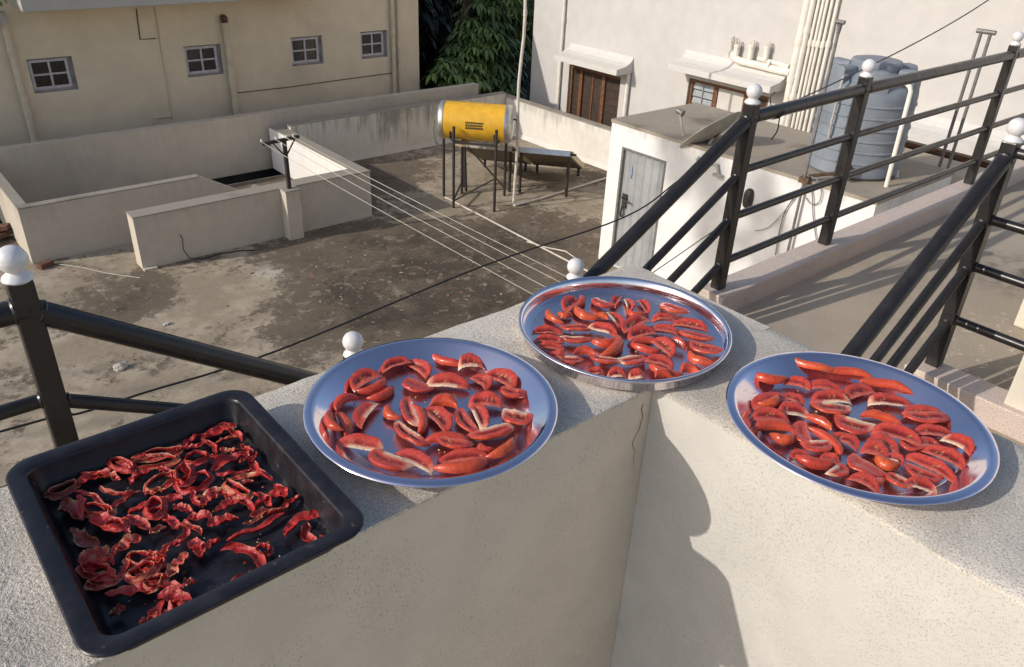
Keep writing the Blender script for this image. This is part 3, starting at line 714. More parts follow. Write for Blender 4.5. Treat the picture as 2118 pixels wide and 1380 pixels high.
def dried_mesh(L, W, bend, kind, pale, seed):
    """a shrivelled strip (kind a) or ring (kind l). x along the chord, bend in radians of arc"""
    rnd = random.Random(seed); sh = rnd.uniform(0, 90); V = []; F = []; C = []; ncs = 8
    base = lerp3((0.58, 0.032, 0.030), (0.40, 0.020, 0.020), rnd.random()); edge = lerp3((0.66, 0.09, 0.06), (0.80, 0.56, 0.26), 0.9 if pale else rnd.uniform(0.0, 0.45))
    base = lerp3(base, (0.17, 0.045, 0.028), 0.75) if pale == 2 else base
    if kind == 'l': nu = 44
    else: nu = 30
    th = rnd.uniform(0.0020, 0.0030)
    twist = rnd.uniform(-0.9, 0.9)
    for i in range(nu + (0 if kind == 'l' else 1)):
        t = i / nu
        if kind == 'l':
            a = 2 * pi * t; wob = 1 + 0.18 * nz(cos(a) * 1.3 + sh, sin(a) * 1.3)
            p = Vector((L / 2 * cos(a) * wob, W / 2 * sin(a) * wob, 0)); d = Vector((-L / 2 * sin(a), W / 2 * cos(a), 0)).normalized()
            w = (0.0038 + 0.0016 * nz(cos(a) * 2 + sh, sin(a) * 2, 4)) * 1.0; tw = 0.85 + 0.55 * nz(cos(a) * 1.7, sin(a) * 1.7, sh); z0 = 0.0058 + 0.003 * nz(cos(a) * 1.4 + sh, sin(a) * 1.4, 9)
            s = 1
        else:
            u = 2 * t - 1; s = max(0.12, (1 - abs(u) ** 3.0) ** 0.6)
            if abs(bend) > 0.05:
                R = L / (2 * sin(min(abs(bend), 2.9) / 2)); an = u * bend / 2
                p = Vector((R * sin(abs(an)) * (1 if u > 0 else -1), (R * cos(an) - R * cos(bend / 2)) * (1 if bend > 0 else -1), 0)); d = Vector((cos(an), -sin(an) * (1 if True else 1), 0))
            else: p = Vector((u * L / 2, 0, 0)); d = Vector((1, 0, 0))
            p += Vector((0, 0.0035 * nz(u * 2.2, sh), 0))
            w = W / 2 * s * (1 + 0.30 * nz(u * 3.1 + sh, 1.1)); tw = twist * u + 0.7 * nz(u * 1.6 + sh, 5.5)
            z0 = 0.0045 + 0.0065 * abs(nz(u * 1.7, sh + 4)) + 0.35 * w * abs(sin(tw))
        nside = Vector((-d.y, d.x, 0)); up = Vector((0, 0, 1))
        ax = nside * cos(tw) + up * sin(tw); bx = up * cos(tw) - nside * sin(tw)
        ring = []; cols = []
        for k in range(ncs + 1):
            q = -1 + 2 * k / ncs; cup = 0.55 * w * (q * q - 0.35) + 0.0012 * nz(i * 0.45 + sh, q * 2.0, 3)
            ring.append(p + ax * (w * q * (1 + 0.10 * nz(i * 0.7 + sh, q, 8))) + bx * cup + up * z0)
            e = abs(q) ** 4; hl = 0.5 + 0.7 * nz(i * 0.35 + sh, q * 1.5, 6)  # hl: brighter red patches, highlights painted into the strip colour
            cols.append(lerp3(lerp3(base, (0.64, 0.045, 0.036), max(0, hl - 0.35)), edge, e * max(0, min(1, 0.45 + 0.9 * nz(i * 0.22 + sh, q * 0.7, 2))) + (0.35 if pale == 1 and nz(i * 0.2, sh, q) > 0.1 else 0)))
        for k in range(ncs, -1, -1):
            q = -1 + 2 * k / ncs
            ring.append(Vector(ring[k]) - bx * th * (0.55 + 0.45 * (1 - q * q))); cols.append(base)
        for r in ring: r.z = max(r.z, 0.0006)
        n = len(ring); V += [tuple(r) for r in ring]; C += cols
        if i:
            o0, o1 = (i - 1) * n, i * n
            for k in range(n): F.append((o0 + k, o0 + (k + 1) % n, o1 + (k + 1) % n, o1 + k))
    if kind == 'l':
        o0 = (nu - 1) * n
        for k in range(n): F.append((o0 + k, o0 + (k + 1) % n, (k + 1) % n, k))
    else:
        F.append(tuple(range(n))[::-1]); F.append(tuple(nu * n + k for k in range(n)))
    return V, F, C

def piece(name, V, F, C, mat, loc, ang, flip=False, roll=0.0):
    me = bpy.data.meshes.new(name)
    m = Matrix.Rotation(ang, 4, 'Z') @ Matrix.Scale(-1, 4, (0, 1, 0)) if flip else Matrix.Rotation(ang, 4, 'Z')
    m = m @ Matrix.Rotation(roll, 4, 'X')
    vs = [m @ Vector(v) for v in V]; zmin = min(v.z for v in vs)
    me.from_pydata([(v.x, v.y, v.z - zmin) for v in vs], [], F)
    me.materials.append(mat)
    a = me.color_attributes.new('Col', 'FLOAT_COLOR', 'POINT'); flat = []
    for c in C: flat += [c[0], c[1], c[2], 1.0]
    a.data.foreach_set('color', flat)
    bm = bmesh.new(); bm.from_mesh(me); bmesh.ops.recalc_face_normals(bm, faces=bm.faces); bm.to_mesh(me); bm.free()
    for p in me.polygons: p.use_smooth = True
    me.set_sharp_from_angle(angle=radians(62))
    o = bpy.data.objects.new(name, me); COL.objects.link(o); o.location = loc
    return o

ORD = 'first second third fourth fifth sixth seventh eighth ninth tenth eleventh twelfth thirteenth'.split()
ALLP = []
def place_fresh(key, crop, sc, items, zfloor, where, group):
    c, R, depth = PLATES[key]; Rf = R - 0.050 if key != 'p2' else R - 0.018
    rows = []
    for idx, it in enumerate(items):
        x1, y1, x2, y2, side, w, ty = it[:7]; pale = 'p' in ty; seedy = 'd' in ty
        A = on_z(crop[0] + x1 / sc, crop[1] + y1 / sc, zfloor + 0.006); B = on_z(crop[0] + x2 / sc, crop[1] + y2 / sc, zfloor + 0.006)
        mid = (A + B) / 2; kk = {'p1': 1.08, 'p2': 1.17, 'p3': 1.12}[key]; L = (B - A).length * kk; L = max(0.028, min(0.080, L)); ang = atan2(B.y - A.y, B.x - A.x)
        dpx = {'U': (0, -1), 'D': (0, 1), 'L': (-1, 0), 'R': (1, 0)}[side]
        mx, my = crop[0] + (x1 + x2) / 2 / sc, crop[1] + (y1 + y2) / 2 / sc
        Q = on_z(mx + dpx[0] * 8, my + dpx[1] * 8, zfloor + 0.006) - on_z(mx, my, zfloor + 0.006)
        nrm = Vector((-sin(ang), cos(ang), 0)); flip = Q.dot(nrm) < 0
        rnd = random.Random(hash((key, idx)) & 0xffff if False else idx * 31 + ord(key[1]) * 1009)
        W = max(0.015, min(0.036, w / sc * 0.00062 * ((1.42 if ty[0] == 'c' else 1.16) if side in 'UD' else 0.92) * kk * rnd.uniform(0.88, 1.08)))
        if key == 'p3': H = rnd.uniform(0.0050, 0.0075)
        else: H = rnd.uniform(0.0070, 0.0100)
        skin = ty[0] == 's'
        bend = rnd.uniform(-0.02, 0.14) if not skin else rnd.uniform(0.12, 0.45)
        if skin: H = min(W * 0.62, 0.015 if key != 'p3' else 0.011)
        V, F, C = wedge_mesh(L, W, H, bend, pale, idx * 17 + ord(key[1]) * 101, skin, 0.9 if seedy else 0.4)
        V = [(v[0], v[1] - W * (0.5 + bend * 0.6), v[2]) for v in V]
        rr = Vector((mid.x - c[0], mid.y - c[1])); z = zfloor
        lim = Rf - 0.006
        if rr.length > lim: z += (rr.length - lim) * (0.45 if key != 'p2' else 0.1)
        mg = 0.033 if key != 'p2' else 0.024
        if rr.length > R - mg: rr = rr.normalized() * (R - mg); mid.x, mid.y = c[0] + rr.x, c[1] + rr.y
        # keep off neighbours already down: lift the piece a little when it overlaps one
        for q in ALLP:
            if q[3] == key and (Vector((q[0], q[1])) - Vector((mid.x, mid.y))).length < 0.020: z = max(z, q[2] + 0.0045)
        z = min(z, zfloor + 0.022)
        tx = rnd.uniform(-0.10, 0.10)
        o = piece('tomato_slice', V, F, C, M['tomato'], (mid.x, mid.y, z + 0.0006), ang, flip, (0.0 if skin else rnd.uniform(0.02, 0.26) if side == 'U' else rnd.uniform(-0.12, 0.06)))
        ALLP.append((mid.x, mid.y, z, key))
        rows.append((my, mx, o, skin, pale, seedy))
    label_rows(rows, where, group, 'fresh')
def label_rows(rows, where, group, kind):
    rows.sort(key=lambda r: r[0]); n = len(rows); per = max(5, round(sqrt(n * 1.25))); ri = 0
    chunks = [rows[i:i + per] for i in range(0, n, per)]
    if len(chunks) > 1 and len(chunks[-1]) < 3: tail = chunks.pop(); chunks[-1] = chunks[-1] + tail
    for ri, ch in enumerate(chunks):
        ch.sort(key=lambda r: r[1])
        for ci, r in enumerate(ch):
            look = r[3] if kind == 'dried' else ('pale-cored tomato slice' if r[4] else 'smooth skin-up tomato wedge' if r[3] else 'seedy cut-open tomato slice' if r[5] else 'red cut-open tomato slice')
            rowname = 'back row' if ri == 0 else 'front row' if ri == len(chunks) - 1 else ORD[ri] + ' row'
            pos = 'leftmost' if ci == 0 else 'rightmost' if ci == len(ch) - 1 else ORD[ci] + ' from left'
            tag(r[2], f'{look}, {pos} in the {rowname} of the {where}', 'tomato', group)

I1 = [(430,500,640,400,'U',110,'c'),(655,375,870,310,'U',80,'c'),(870,300,1030,400,'U',95,'c'),(1030,280,1260,350,'D',55,'s'),(1225,340,1410,330,'U',115,'cp'),(1005,450,1310,470,'U',105,'cp'),
(820,450,1020,520,'D',110,'c'),(510,540,720,440,'D',70,'s'),(590,585,770,490,'D',60,'s'),(1350,410,1470,490,'U',95,'c'),(1450,400,1665,490,'U',115,'cd'),(1030,590,1225,600,'U',105,'s'),(1310,590,1550,600,'U',95,'cd'),
(1530,520,1730,565,'D',85,'c'),(1540,690,1780,740,'D',110,'cp'),(305,650,460,560,'U',80,'s'),(470,770,600,600,'L',120,'cp'),(370,670,440,830,'R',75,'s'),(255,710,340,850,'L',75,'s'),(690,630,770,730,'L',60,'s'),
(830,560,900,770,'L',120,'cp'),(930,620,980,820,'R',85,'s'),(1010,640,1180,790,'U',105,'cd'),(1215,660,1340,830,'L',105,'c'),(1350,620,1440,800,'R',115,'cp'),(1320,870,1640,790,'D',100,'cp'),(990,860,1310,870,'U',80,'s'),
(350,880,690,930,'U',100,'cp'),(750,760,980,920,'L',115,'cp'),(1070,900,1320,945,'D',65,'cd'),(780,970,1065,1090,'U',95,'cp'),(1075,1015,1450,985,'U',75,'c'),(1065,1125,1450,1065,'D',85,'s'),(570,990,870,1110,'D',110,'cp'),
(1465,1030,1650,900,'D',65,'s'),(1370,920,1455,965,'D',70,'s')]
I2 = [(470,490,600,420,'U',110,'c'),(605,470,660,385,'R',55,'s'),(570,500,750,580,'D',85,'s'),(450,540,545,545,'D',50,'s'),(330,510,440,610,'L',95,'s'),(725,410,880,480,'D',85,'cp'),(765,540,850,550,'U',70,'s'),(905,460,970,385,'L',65,'c'),
(1040,410,1070,510,'R',95,'cp'),(1150,420,1230,520,'R',95,'c'),(1320,460,1540,530,'D',95,'c'),(890,525,990,640,'R',120,'cp'),(1040,530,1190,545,'D',45,'s'),(985,660,1190,575,'U',115,'cd'),(1250,580,1430,570,'U',55,'c'),
(1450,610,1720,660,'U',95,'cd'),(480,655,730,665,'D',85,'c'),(720,640,950,700,'U',100,'cp'),(1035,725,1260,685,'U',105,'c'),(1260,660,1470,690,'U',85,'cd'),(1490,705,1765,755,'D',95,'c'),(470,750,720,765,'D',75,'cp'),
(225,690,460,690,'U',75,'c'),(245,760,470,765,'U',65,'c'),(275,820,480,830,'U',65,'c'),(355,895,500,905,'U',60,'c'),(450,930,650,950,'D',95,'cp'),(750,790,930,775,'D',85,'s'),(865,900,980,745,'R',115,'s'),(1070,770,1280,755,'U',75,'s'),
(1070,805,1300,860,'D',75,'s'),(1290,760,1450,880,'U',105,'cd'),(1400,770,1540,820,'U',75,'cd'),(1570,800,1830,865,'D',105,'cd'),(580,850,750,858,'U',85,'s'),(720,915,970,955,'D',85,'cp'),(980,950,1200,920,'D',95,'cp'),
(1210,920,1430,980,'U',115,'c'),(1230,990,1480,1065,'D',75,'s'),(1550,885,1740,965,'D',95,'s'),(1490,1010,1630,1005,'U',90,'s'),(690,1035,830,1040,'U',75,'c'),(860,1065,1010,1060,'U',95,'cp'),(1045,1070,1180,1065,'U',95,'cp'),(1270,1070,1400,1065,'U',85,'s')]
I3 = [(490,235,790,320,'D',65,'s'),(760,295,1040,330,'U',55,'s'),(970,355,1330,425,'U',75,'s'),(255,345,480,370,'D',75,'s'),(480,345,650,390,'U',75,'c'),(640,375,870,405,'U',85,'c'),(880,440,1050,400,'U',85,'c'),
(240,505,470,445,'U',85,'c'),(320,530,440,475,'D',55,'s'),(455,430,610,500,'U',75,'c'),(430,530,630,560,'U',105,'cp'),(650,460,900,470,'U',85,'cp'),(670,530,930,550,'D',95,'cp'),(1040,475,1330,500,'U',95,'cp'),
(1000,560,1260,620,'U',65,'s'),(1280,550,1590,590,'U',105,'c'),(1300,615,1590,620,'D',85,'c'),(250,580,490,600,'U',85,'c'),(255,650,510,650,'U',85,'s'),(390,735,550,745,'D',75,'s'),(560,625,605,770,'L',115,'c'),(660,660,880,835,'R',60,'s'),
(620,575,800,660,'U',55,'s'),(610,800,800,790,'D',75,'cp'),(810,615,1070,690,'D',105,'cp'),(800,705,980,790,'U',85,'c'),(1080,670,1400,760,'U',95,'c'),(1250,745,1390,820,'D',75,'c'),(1040,740,1250,800,'U',95,'cd'),(1350,675,1620,720,'U',95,'c'),
(1560,745,1750,840,'U',85,'cp'),(1430,795,1700,920,'U',95,'cd'),(1000,795,1180,850,'U',95,'cd'),(1080,875,1240,940,'D',85,'s'),(900,865,1120,1000,'D',95,'cd'),(930,985,1120,1075,'U',85,'cd'),(500,860,640,850,'U',55,'c'),(550,885,820,920,'D',75,'s'),
(720,855,850,900,'U',65,'c'),(800,1000,890,925,'R',105,'cp'),(1310,860,1650,1020,'U',75,'c'),(1290,935,1530,1030,'D',75,'c'),(1160,985,1330,1075,'D',85,'cp'),(1290,1025,1500,1090,'U',85,'cp'),(1190,860,1260,895,'U',60,'cp'),(1370,770,1520,770,'U',65,'cd')]
place_fresh('p1', (600, 660), 3.53, I1, 0.0098, 'left round plate', 'tomato slices on the left round plate')
place_fresh('p2', (1050, 520), 4.182, I2, 0.0100, 'corner plate', 'tomato slices on the corner plate')
place_fresh('p3', (1480, 680), 3.285, I3, 0.0085, 'right round plate', 'tomato slices on the right round plate')

# dried pieces: x1,y1,x2,y2,width px,bend,kind,pale
ID = [(200,550,335,490,46,0,'l',2),(330,500,480,440,46,0.9,'a',0),(450,490,550,510,34,0.5,'a',1),(520,420,590,450,42,-0.4,'a',0),(590,380,800,340,44,0,'l',1),(600,400,720,390,24,0.3,'a',0),(800,345,930,280,30,1.2,'a',0),(820,370,940,360,26,-0.8,'a',0),
(920,310,1070,250,52,0.4,'a',0),(980,350,1100,310,26,0.9,'a',1),(1080,260,1170,320,32,0.8,'a',0),(610,450,810,420,60,0,'l',1),(600,530,680,470,40,1.2,'a',0),(680,560,800,490,58,0,'l',1),(850,430,950,400,58,0,'l',0),(820,460,900,500,46,0.4,'a',0),
(820,550,960,500,80,0,'l',0),(980,470,1170,390,56,0.9,'a',0),(1000,490,1160,470,26,-0.5,'a',0),(1150,340,1200,420,26,0.4,'a',0),(1190,380,1290,490,38,-1.0,'a',0),(1060,515,1210,490,36,0.4,'a',1),(1070,560,1160,520,36,0.7,'a',0),(670,580,760,560,32,0.5,'a',1),
(285,620,380,700,80,0.3,'a',2),(350,570,490,650,24,1.2,'a',0),(500,660,630,570,26,0.9,'a',0),(370,600,370,700,36,0.6,'a',0),(340,740,440,820,58,-0.6,'a',2),(430,690,530,750,86,0.3,'a',0),(600,660,830,600,44,0.9,'a',0),(800,640,880,660,40,0.6,'a',0),
(590,690,680,740,52,0.4,'a',0),(910,600,1040,560,34,0.7,'a',1),(920,640,1000,590,40,0.5,'a',0),(1000,650,1150,590,52,0.7,'a',0),(1170,640,1320,560,52,0.7,'a',0),(1270,540,1320,600,40,0.7,'a',0),(1330,630,1410,580,32,0.5,'a',0),(1310,760,1470,670,46,1.5,'a',0),
(1405,730,1460,820,46,-1.2,'a',0),(1500,800,1540,770,24,0.6,'a',0),(1160,680,1300,650,44,0.5,'a',1),(1060,790,1300,670,30,-0.4,'a',0),(1045,830,1220,930,46,1.9,'a',0),(1020,1030,1140,970,24,0.3,'a',0),(1150,950,1220,920,26,-0.6,'a',1),
(870,690,970,690,48,0.5,'a',0),(960,720,1090,690,64,0.4,'a',0),(880,800,930,860,56,0.3,'a',0),(930,840,1010,790,36,0.8,'a',0),(750,680,820,740,40,0.5,'a',0),(800,820,860,710,30,-1.7,'a',0),(690,760,760,730,30,0.6,'a',1),(550,840,640,780,56,0.5,'a',1),
(510,900,560,800,24,0.9,'a',0),(370,900,500,840,74,0.4,'a',1),(380,945,500,890,58,0.3,'a',0),(370,990,480,970,44,0.5,'a',2),(500,1000,600,880,24,-1.1,'a',0),(590,870,720,890,46,0,'l',1),(640,930,740,890,52,0,'l',0),(780,960,860,860,58,0.4,'a',1),
(600,990,690,950,26,-0.9,'a',0),(490,1040,720,1000,52,-0.5,'a',0),(700,1000,840,1020,40,0.8,'a',0),(740,1040,870,1090,66,0.5,'a',0),(680,1190,760,1060,40,0.5,'a',0),(760,1150,850,1110,60,0.4,'a',0),(840,1000,900,980,32,0.5,'a',1),
(461,1155,530,1140,40,1.6,'a',2),(655,1205,750,1160,32,0.6,'a',0),(730,460,790,500,30,0.7,'a',0),(940,330,1000,400,24,0.9,'a',0),(690,860,760,900,26,0.8,'a',0),(560,700,600,760,30,0.7,'a',0),(1000,560,1060,620,30,0.8,'a',0),(880,570,930,640,26,-0.8,'a',0),(1180,590,1250,640,40,0.8,'a',0)]
rx = random.Random(77)
for i in range(26):
    cx, cy = rx.uniform(360, 1280), rx.uniform(360, 1000)
    if cx > 1000 and cy > 860: continue
    a = rx.uniform(0, pi); l = rx.uniform(38, 80)
    ID.append((cx - l * cos(a), cy - l * sin(a) * 0.6, cx + l * cos(a), cy + l * sin(a) * 0.6, rx.uniform(18, 30) if i % 2 else rx.uniform(34, 52), rx.uniform(-1.9, 1.9), 'a' if i % 2 else 'l', 1 if i % 3 == 0 else 0))
rows = []
for idx, (x1, y1, x2, y2, w, bend, kind, pale) in enumerate(ID):
    sc = 2.2262; zf = 0.009
    A = on_z(x1 / sc, 760 + y1 / sc, zf + 0.005); B = on_z(x2 / sc, 760 + y2 / sc, zf + 0.005)
    mid = (A + B) / 2; L = (B - A).length * 1.10; ang = atan2(B.y - A.y, B.x - A.x)
    Wd = w / sc * 0.00062 * (0.92 if kind == 'a' else 1.5)
    V, F, C = dried_mesh(L, Wd, bend, kind, pale, idx * 13 + 5)
    # centre the arc on its chord
    if kind == 'a':
        ym = sum(v[1] for v in V) / len(V); V = [(v[0], v[1] - ym * 0.6, v[2]) for v in V]
    mid.x = max(TX0 + 0.045, min(TX1 - 0.045, mid.x)); mid.y = max(TY0 + 0.045, min(TY1 - 0.045, mid.y))
    z = zf
    for q in ALLP:
        if q[3] == 'tray' and (Vector((q[0], q[1])) - Vector((mid.x, mid.y))).length < 0.014: z = max(z, q[2] + 0.003)
    z = min(z, zf + 0.010)
    o = piece('dried_tomato', V, F, C, M['dried'], (mid.x, mid.y, z), ang, False)
    ALLP.append((mid.x, mid.y, z, 'tray'))
    look = 'pale-edged dried tomato piece' if pale == 1 else 'dull brown dried tomato piece' if pale == 2 else 'ring-shaped dried tomato piece' if kind == 'l' else 'curled red dried tomato strip' if abs(bend) > 1 else 'wrinkled red dried tomato strip'
    rows.append((760 + (y1 + y2) / 2 / sc, (x1 + x2) / 2 / sc, o, look))
label_rows(rows, 'black tray', 'dried tomatoes in the black tray', 'dried')

# ================================================================== NEIGHBOURING ROOF
ZF = -4.5
mb = MB(); mb.box(-400, 400, -400, 400, -8.7, -8.5); struct(mb.build('ground', M['ground']))
nh = MB(); nh.box(-6, 12.3, 3.2, 14.55, -8.5, -4.56)
tag(nh.build('neighbour_house', M['far_wall']), 'lower house carrying the stained flat roof with the yellow tank', 'building')
mb = MB(); mb.prism([(-6.05, 3.15), (12.35, 3.15), (12.35, 14.62), (6.5, 14.62), (6.5, 14.36), (-6.05, 14.36)], -4.56, ZF); struct(mb.build('roof_floor', M['roof_floor']))

def low_wall(name, label, boxes, wall_m, top_m, group=None):
    """wall boxes (x0,x1,y0,y1,z1) with a cement top layer"""
    x0, x1, y0, y1, z1 = boxes[0][:5]
    t = thing(name, label, 'wall', (x0, y0, ZF), group)
    a = MB(); c = MB()
    for x0, x1, y0, y1, z1 in boxes:
        a.box(x0, x1, y0, y1, ZF - 0.03, z1 - 0.022)
        c.box(x0 - 0.006, x1 + 0.006, y0 - 0.006, y1 + 0.006, z1 - 0.022, z1)
    a.build('wall_body', wall_m, t, weld=False); c.build('wall_top', top_m, t, weld=False, bevel=0.006)
    return t
w1 = low_wall('roof_wall', 'L-shaped low plastered wall at the left roof corner with sunlit end', [(1.58, 4.18, 12.60, 12.74, -3.63), (1.58, 1.72, 12.7465, 15.2, -3.631)], M['low_wall'], M['low_wall_top'])
e = on_y(490, 393, 12.60); sl = (e.z + 3.63) / (e.x - 4.18)
a = MB(); a.extrude([(4.181, 12.602, ZF - 0.03), (5.2, 12.602, ZF - 0.03), (5.2, 12.602, -3.632 + sl * 1.02), (4.181, 12.602, -3.632)], (0, 0.136, 0)); a.build('sloped_wall', M['low_wall'], w1)
w2 = low_wall('roof_wall', 'long low wall with a column and clothesline post on the stained roof', [(2.80, 6.69, 11.51, 11.79, -3.68)], M['low_wall'], M['low_wall_top'])
a = MB(); a.box(5.04, 5.285, 11.30, 11.505, ZF - 0.03, -3.69); a.build('column', M['low_wall'], w2, bevel=0.006)
a = MB(); a.box(5.03, 5.295, 11.285, 11.5, -3.689, -3.668); a.build('column_top', M['low_wall_top'], w2, bevel=0.004)
a = MB(); a.box(2.795, 2.99, 11.43, 11.504, ZF - 0.02, ZF + 0.03); a.build('footing', M['low_wall'], w2, bevel=0.006)
w3 = low_wall('roof_wall', 'brightly sunlit white low wall running back from the clothesline post', [(6.45, 6.69, 11.80, 14.92, -3.682)], M['bright_wall'], M['low_wall_top'])
w4 = low_wall('roof_wall', 'streak-stained roof parapet behind the yellow solar tank', [(6.70, 12.13, 14.47, 14.62, -3.585)], M['stained'], M['low_wall_top'])
w5 = low_wall('roof_wall', 'sunlit white roof parapet beside the house with brown windows', [(12.14, 12.34, 3.2, 14.75, -3.675)], M['right_wall'], M['low_wall_top'])
# plaster fillet at the foot of the far walls
mb = MB(); mb.extrude([(6.70, 14.465, ZF + 0.09), (6.70, 14.38, ZF + 0.004), (6.70, 14.465, ZF + 0.004)], (5.43, 0, 0)); tag(mb.build('wall_fillet', M['low_wall']), 'sloped cement fillet along the foot of the streak-stained parapet', 'fillet')
mb = MB(); mb.extrude([(12.135, 8.0, ZF + 0.09), (12.05, 8.0, ZF + 0.004), (12.135, 8.0, ZF + 0.004)], (0, 6.45, 0)); tag(mb.build('wall_fillet', M['right_wall']), 'sloped cement fillet along the foot of the sunlit parapet behind the collectors', 'fillet')

# far shaded compound wall with a gap under it, the gap's shade painted on the base
ft = thing('far_wall', 'long shaded plaster wall in front of the house with small four-pane windows', 'wall', (2, 15.05, -4.5))
mb = MB(); mb.add([(-6, 15.02, -4.56), (11.75, 15.02, -4.56), (11.75, 15.02, -3.455), (-6, 15.02, -3.43), (-6, 15.2, -4.56), (11.75, 15.2, -4.56), (11.75, 15.2, -3.455), (-6, 15.2, -3.43)],
                  [(0, 1, 2, 3), (7, 6, 5, 4), (3, 2, 6, 7), (0, 4, 5, 1), (0, 3, 7, 4), (1, 5, 6, 2)])
mb.build('wall_body', M['far_wall'], ft)
mb = MB(); mb.box(-6, 11.7, 15.1, 15.19, -8.5, -4.562); mb.build('base', M['painted_shade'], ft)

# bits lying on the roof
def rock(name, label, c, sx, sy, sz, mat, seed, cat, rz=0.3):
    bm = bmesh.new(); bmesh.ops.create_icosphere(bm, subdivisions=3, radius=1)
    for v in bm.verts:
        k = 1 + 0.35 * noise.noise(v.co * 1.3 + Vector((seed, 0, 0))) + 0.12 * noise.noise(v.co * 4 + Vector((seed, 3, 0)))
        v.co = Vector((v.co.x * sx * k, v.co.y * sy * k, v.co.z * sz * k)); v.co.rotate(Matrix.Rotation(rz, 3, 'Z'))
    me = bpy.data.meshes.new(name); bm.to_mesh(me); bm.free(); me.materials.append(mat)
    o = bpy.data.objects.new(name, me); COL.objects.link(o); o.location = (c.x, c.y, ZF + sz * 0.7)
    return tag(o, label, cat)
rock('stone', 'pale broken stone lying on the roof above the black tray', on_z(250, 763, ZF), 0.085, 0.06, 0.045, M['stone'], 1, 'stone')
rock('stone', 'small pale pebble on the roof above the leftmost railing pipe', on_z(345, 672, ZF), 0.05, 0.03, 0.02, M['stone'], 4, 'stone')
bp = on_z(95, 552, ZF)
mb = MB(); mb.box(-0.11, 0.11, -0.055, 0.055, 0, 0.075); o = mb.build('brick', M['brick'], bevel=0.008); o.location = (bp.x, bp.y, ZF); o.rotation_euler.z = 0.5
tag(o, 'red brick at the foot of the left low wall beside the ball finial', 'brick')
bq = on_z(18, 497, ZF)
t = thing('timber_offcut', 'brown timber offcuts leaning outside the left low wall end', 'timber', (bq.x, bq.y, ZF))
mb = MB(); mb.bar((bq.x - 0.5, bq.y - 0.1, ZF + 0.06), (bq.x + 0.1, bq.y + 0.15, ZF + 0.12), 0.22, 0.07); mb.build('plank', M['rust'], t)
mb = MB(); mb.bar((bq.x - 0.4, bq.y + 0.25, ZF + 0.16), (bq.x + 0.05, bq.y + 0.0, ZF + 0.22), 0.18, 0.06); mb.build('plank', M['brick'], t)
# cable hanging out of the low wall
a = on_y(373, 486, 11.50); bpt = [(a.x, 11.50, a.z), (a.x + 0.01, 11.46, a.z - 0.05), (a.x - 0.01, 11.45, a.z - 0.22), (a.x + 0.05, 11.42, a.z - 0.36), (a.x + 0.2, 11.38, ZF + 0.012), (a.x + 0.5, 11.42, ZF + 0.010), (a.x + 0.8, 11.36, ZF + 0.010), (a.x + 1.0, 11.25, ZF + 0.010)]
mb = MB(); mb.tube(bpt, 0.008, 6); tag(mb.build('loose_cable', M['wire_dark']), 'thin dark cable drooping out of the long low wall onto the roof', 'cable')
# cable on the far left
fl = [on_z(110, 545, ZF + 0.01), on_z(170, 553, ZF + 0.01), on_z(220, 565, ZF + 0.01), on_z(290, 575, ZF + 0.01)]
mb = MB(); mb.tube(fl, 0.007, 6); tag(mb.build('floor_cable', M['dish']), 'pale cord lying on the roof near the red brick', 'cord')

# flakes of old paint and dry leaf bits scattered over the roof (nobody could count them)
rr = random.Random(9)
def scatter(name, n, fn, mats, size):
    mb = MB(); tries = 0
    for i in range(n):
        x, y = fn(); L = rr.uniform(*size); a = rr.random() * pi; w = L * rr.uniform(0.25, 0.7); mb.cur = rr.randrange(len(mats))
        d = Vector((cos(a), sin(a), 0)) * L / 2; e = Vector((-sin(a), cos(a), 0)) * w / 2; c = Vector((x, y, ZF + 0.006))
        mb.add([c - d, c + e * rr.uniform(.5, 1) + Vector((0, 0, rr.uniform(0, .012))), c + d, c - e * rr.uniform(.5, 1)], [(0, 1, 2, 3)])
    o = mb.build(name, mats, weld=False); o['kind'] = 'stuff'; return o
M['flake'] = m_plain('paint_flake', (0.42, 0.36, 0.28), 0.9, vary=0.25); M['flake_red'] = m_plain('brick_chip', (0.36, 0.19, 0.13), 0.9, vary=0.25); M['dry_leaf'] = m_plain('dry_leaf_bit', (0.10, 0.065, 0.035), 0.9, vary=0.3)
scatter('roof_litter', 420, lambda: (rr.gauss(5.8, 1.5), rr.gauss(9.4, 1.2)), [M['flake'], M['flake'], M['flake_red'], M['dry_leaf']], (0.02, 0.085))
scatter('roof_litter', 160, lambda: (rr.uniform(0.5, 9.0), rr.uniform(6.5, 11.3)), [M['dry_leaf'], M['dry_leaf'], M['flake']], (0.015, 0.05))
# crumbs and loose seeds on the plates and the tray
def crumbs(name, c, r, z, n, mats, rect=None):
    mb = MB()
    for i in range(n):
        if rect: x, y = c[0] + rr.uniform(-rect[0], rect[0]), c[1] + rr.uniform(-rect[1], rect[1])
        else:
            a = rr.random() * 2 * pi; q = r * sqrt(rr.random()); x, y = c[0] + q * cos(a), c[1] + q * sin(a)
        mb.cur = rr.randrange(len(mats)); L = rr.uniform(0.0012, 0.0026); a = rr.random() * pi; w = L * 0.6; h = L * 0.35
        d = Vector((cos(a), sin(a), 0)) * L; e = Vector((-sin(a), cos(a), 0)) * w; p = Vector((x, y, z))
        mb.add([p - d, p + e, p + d, p - e, p + Vector((0, 0, h * 2))], [(0, 1, 4), (1, 2, 4), (2, 3, 4), (3, 0, 4)])
    o = mb.build(name, mats, weld=False); o['kind'] = 'stuff'; return o
M['seed'] = m_plain('tomato_seed', (0.62, 0.42, 0.17), 0.4, vary=0.2); M['pulp'] = m_plain('tomato_pulp', (0.42, 0.06, 0.03), 0.3, vary=0.2)
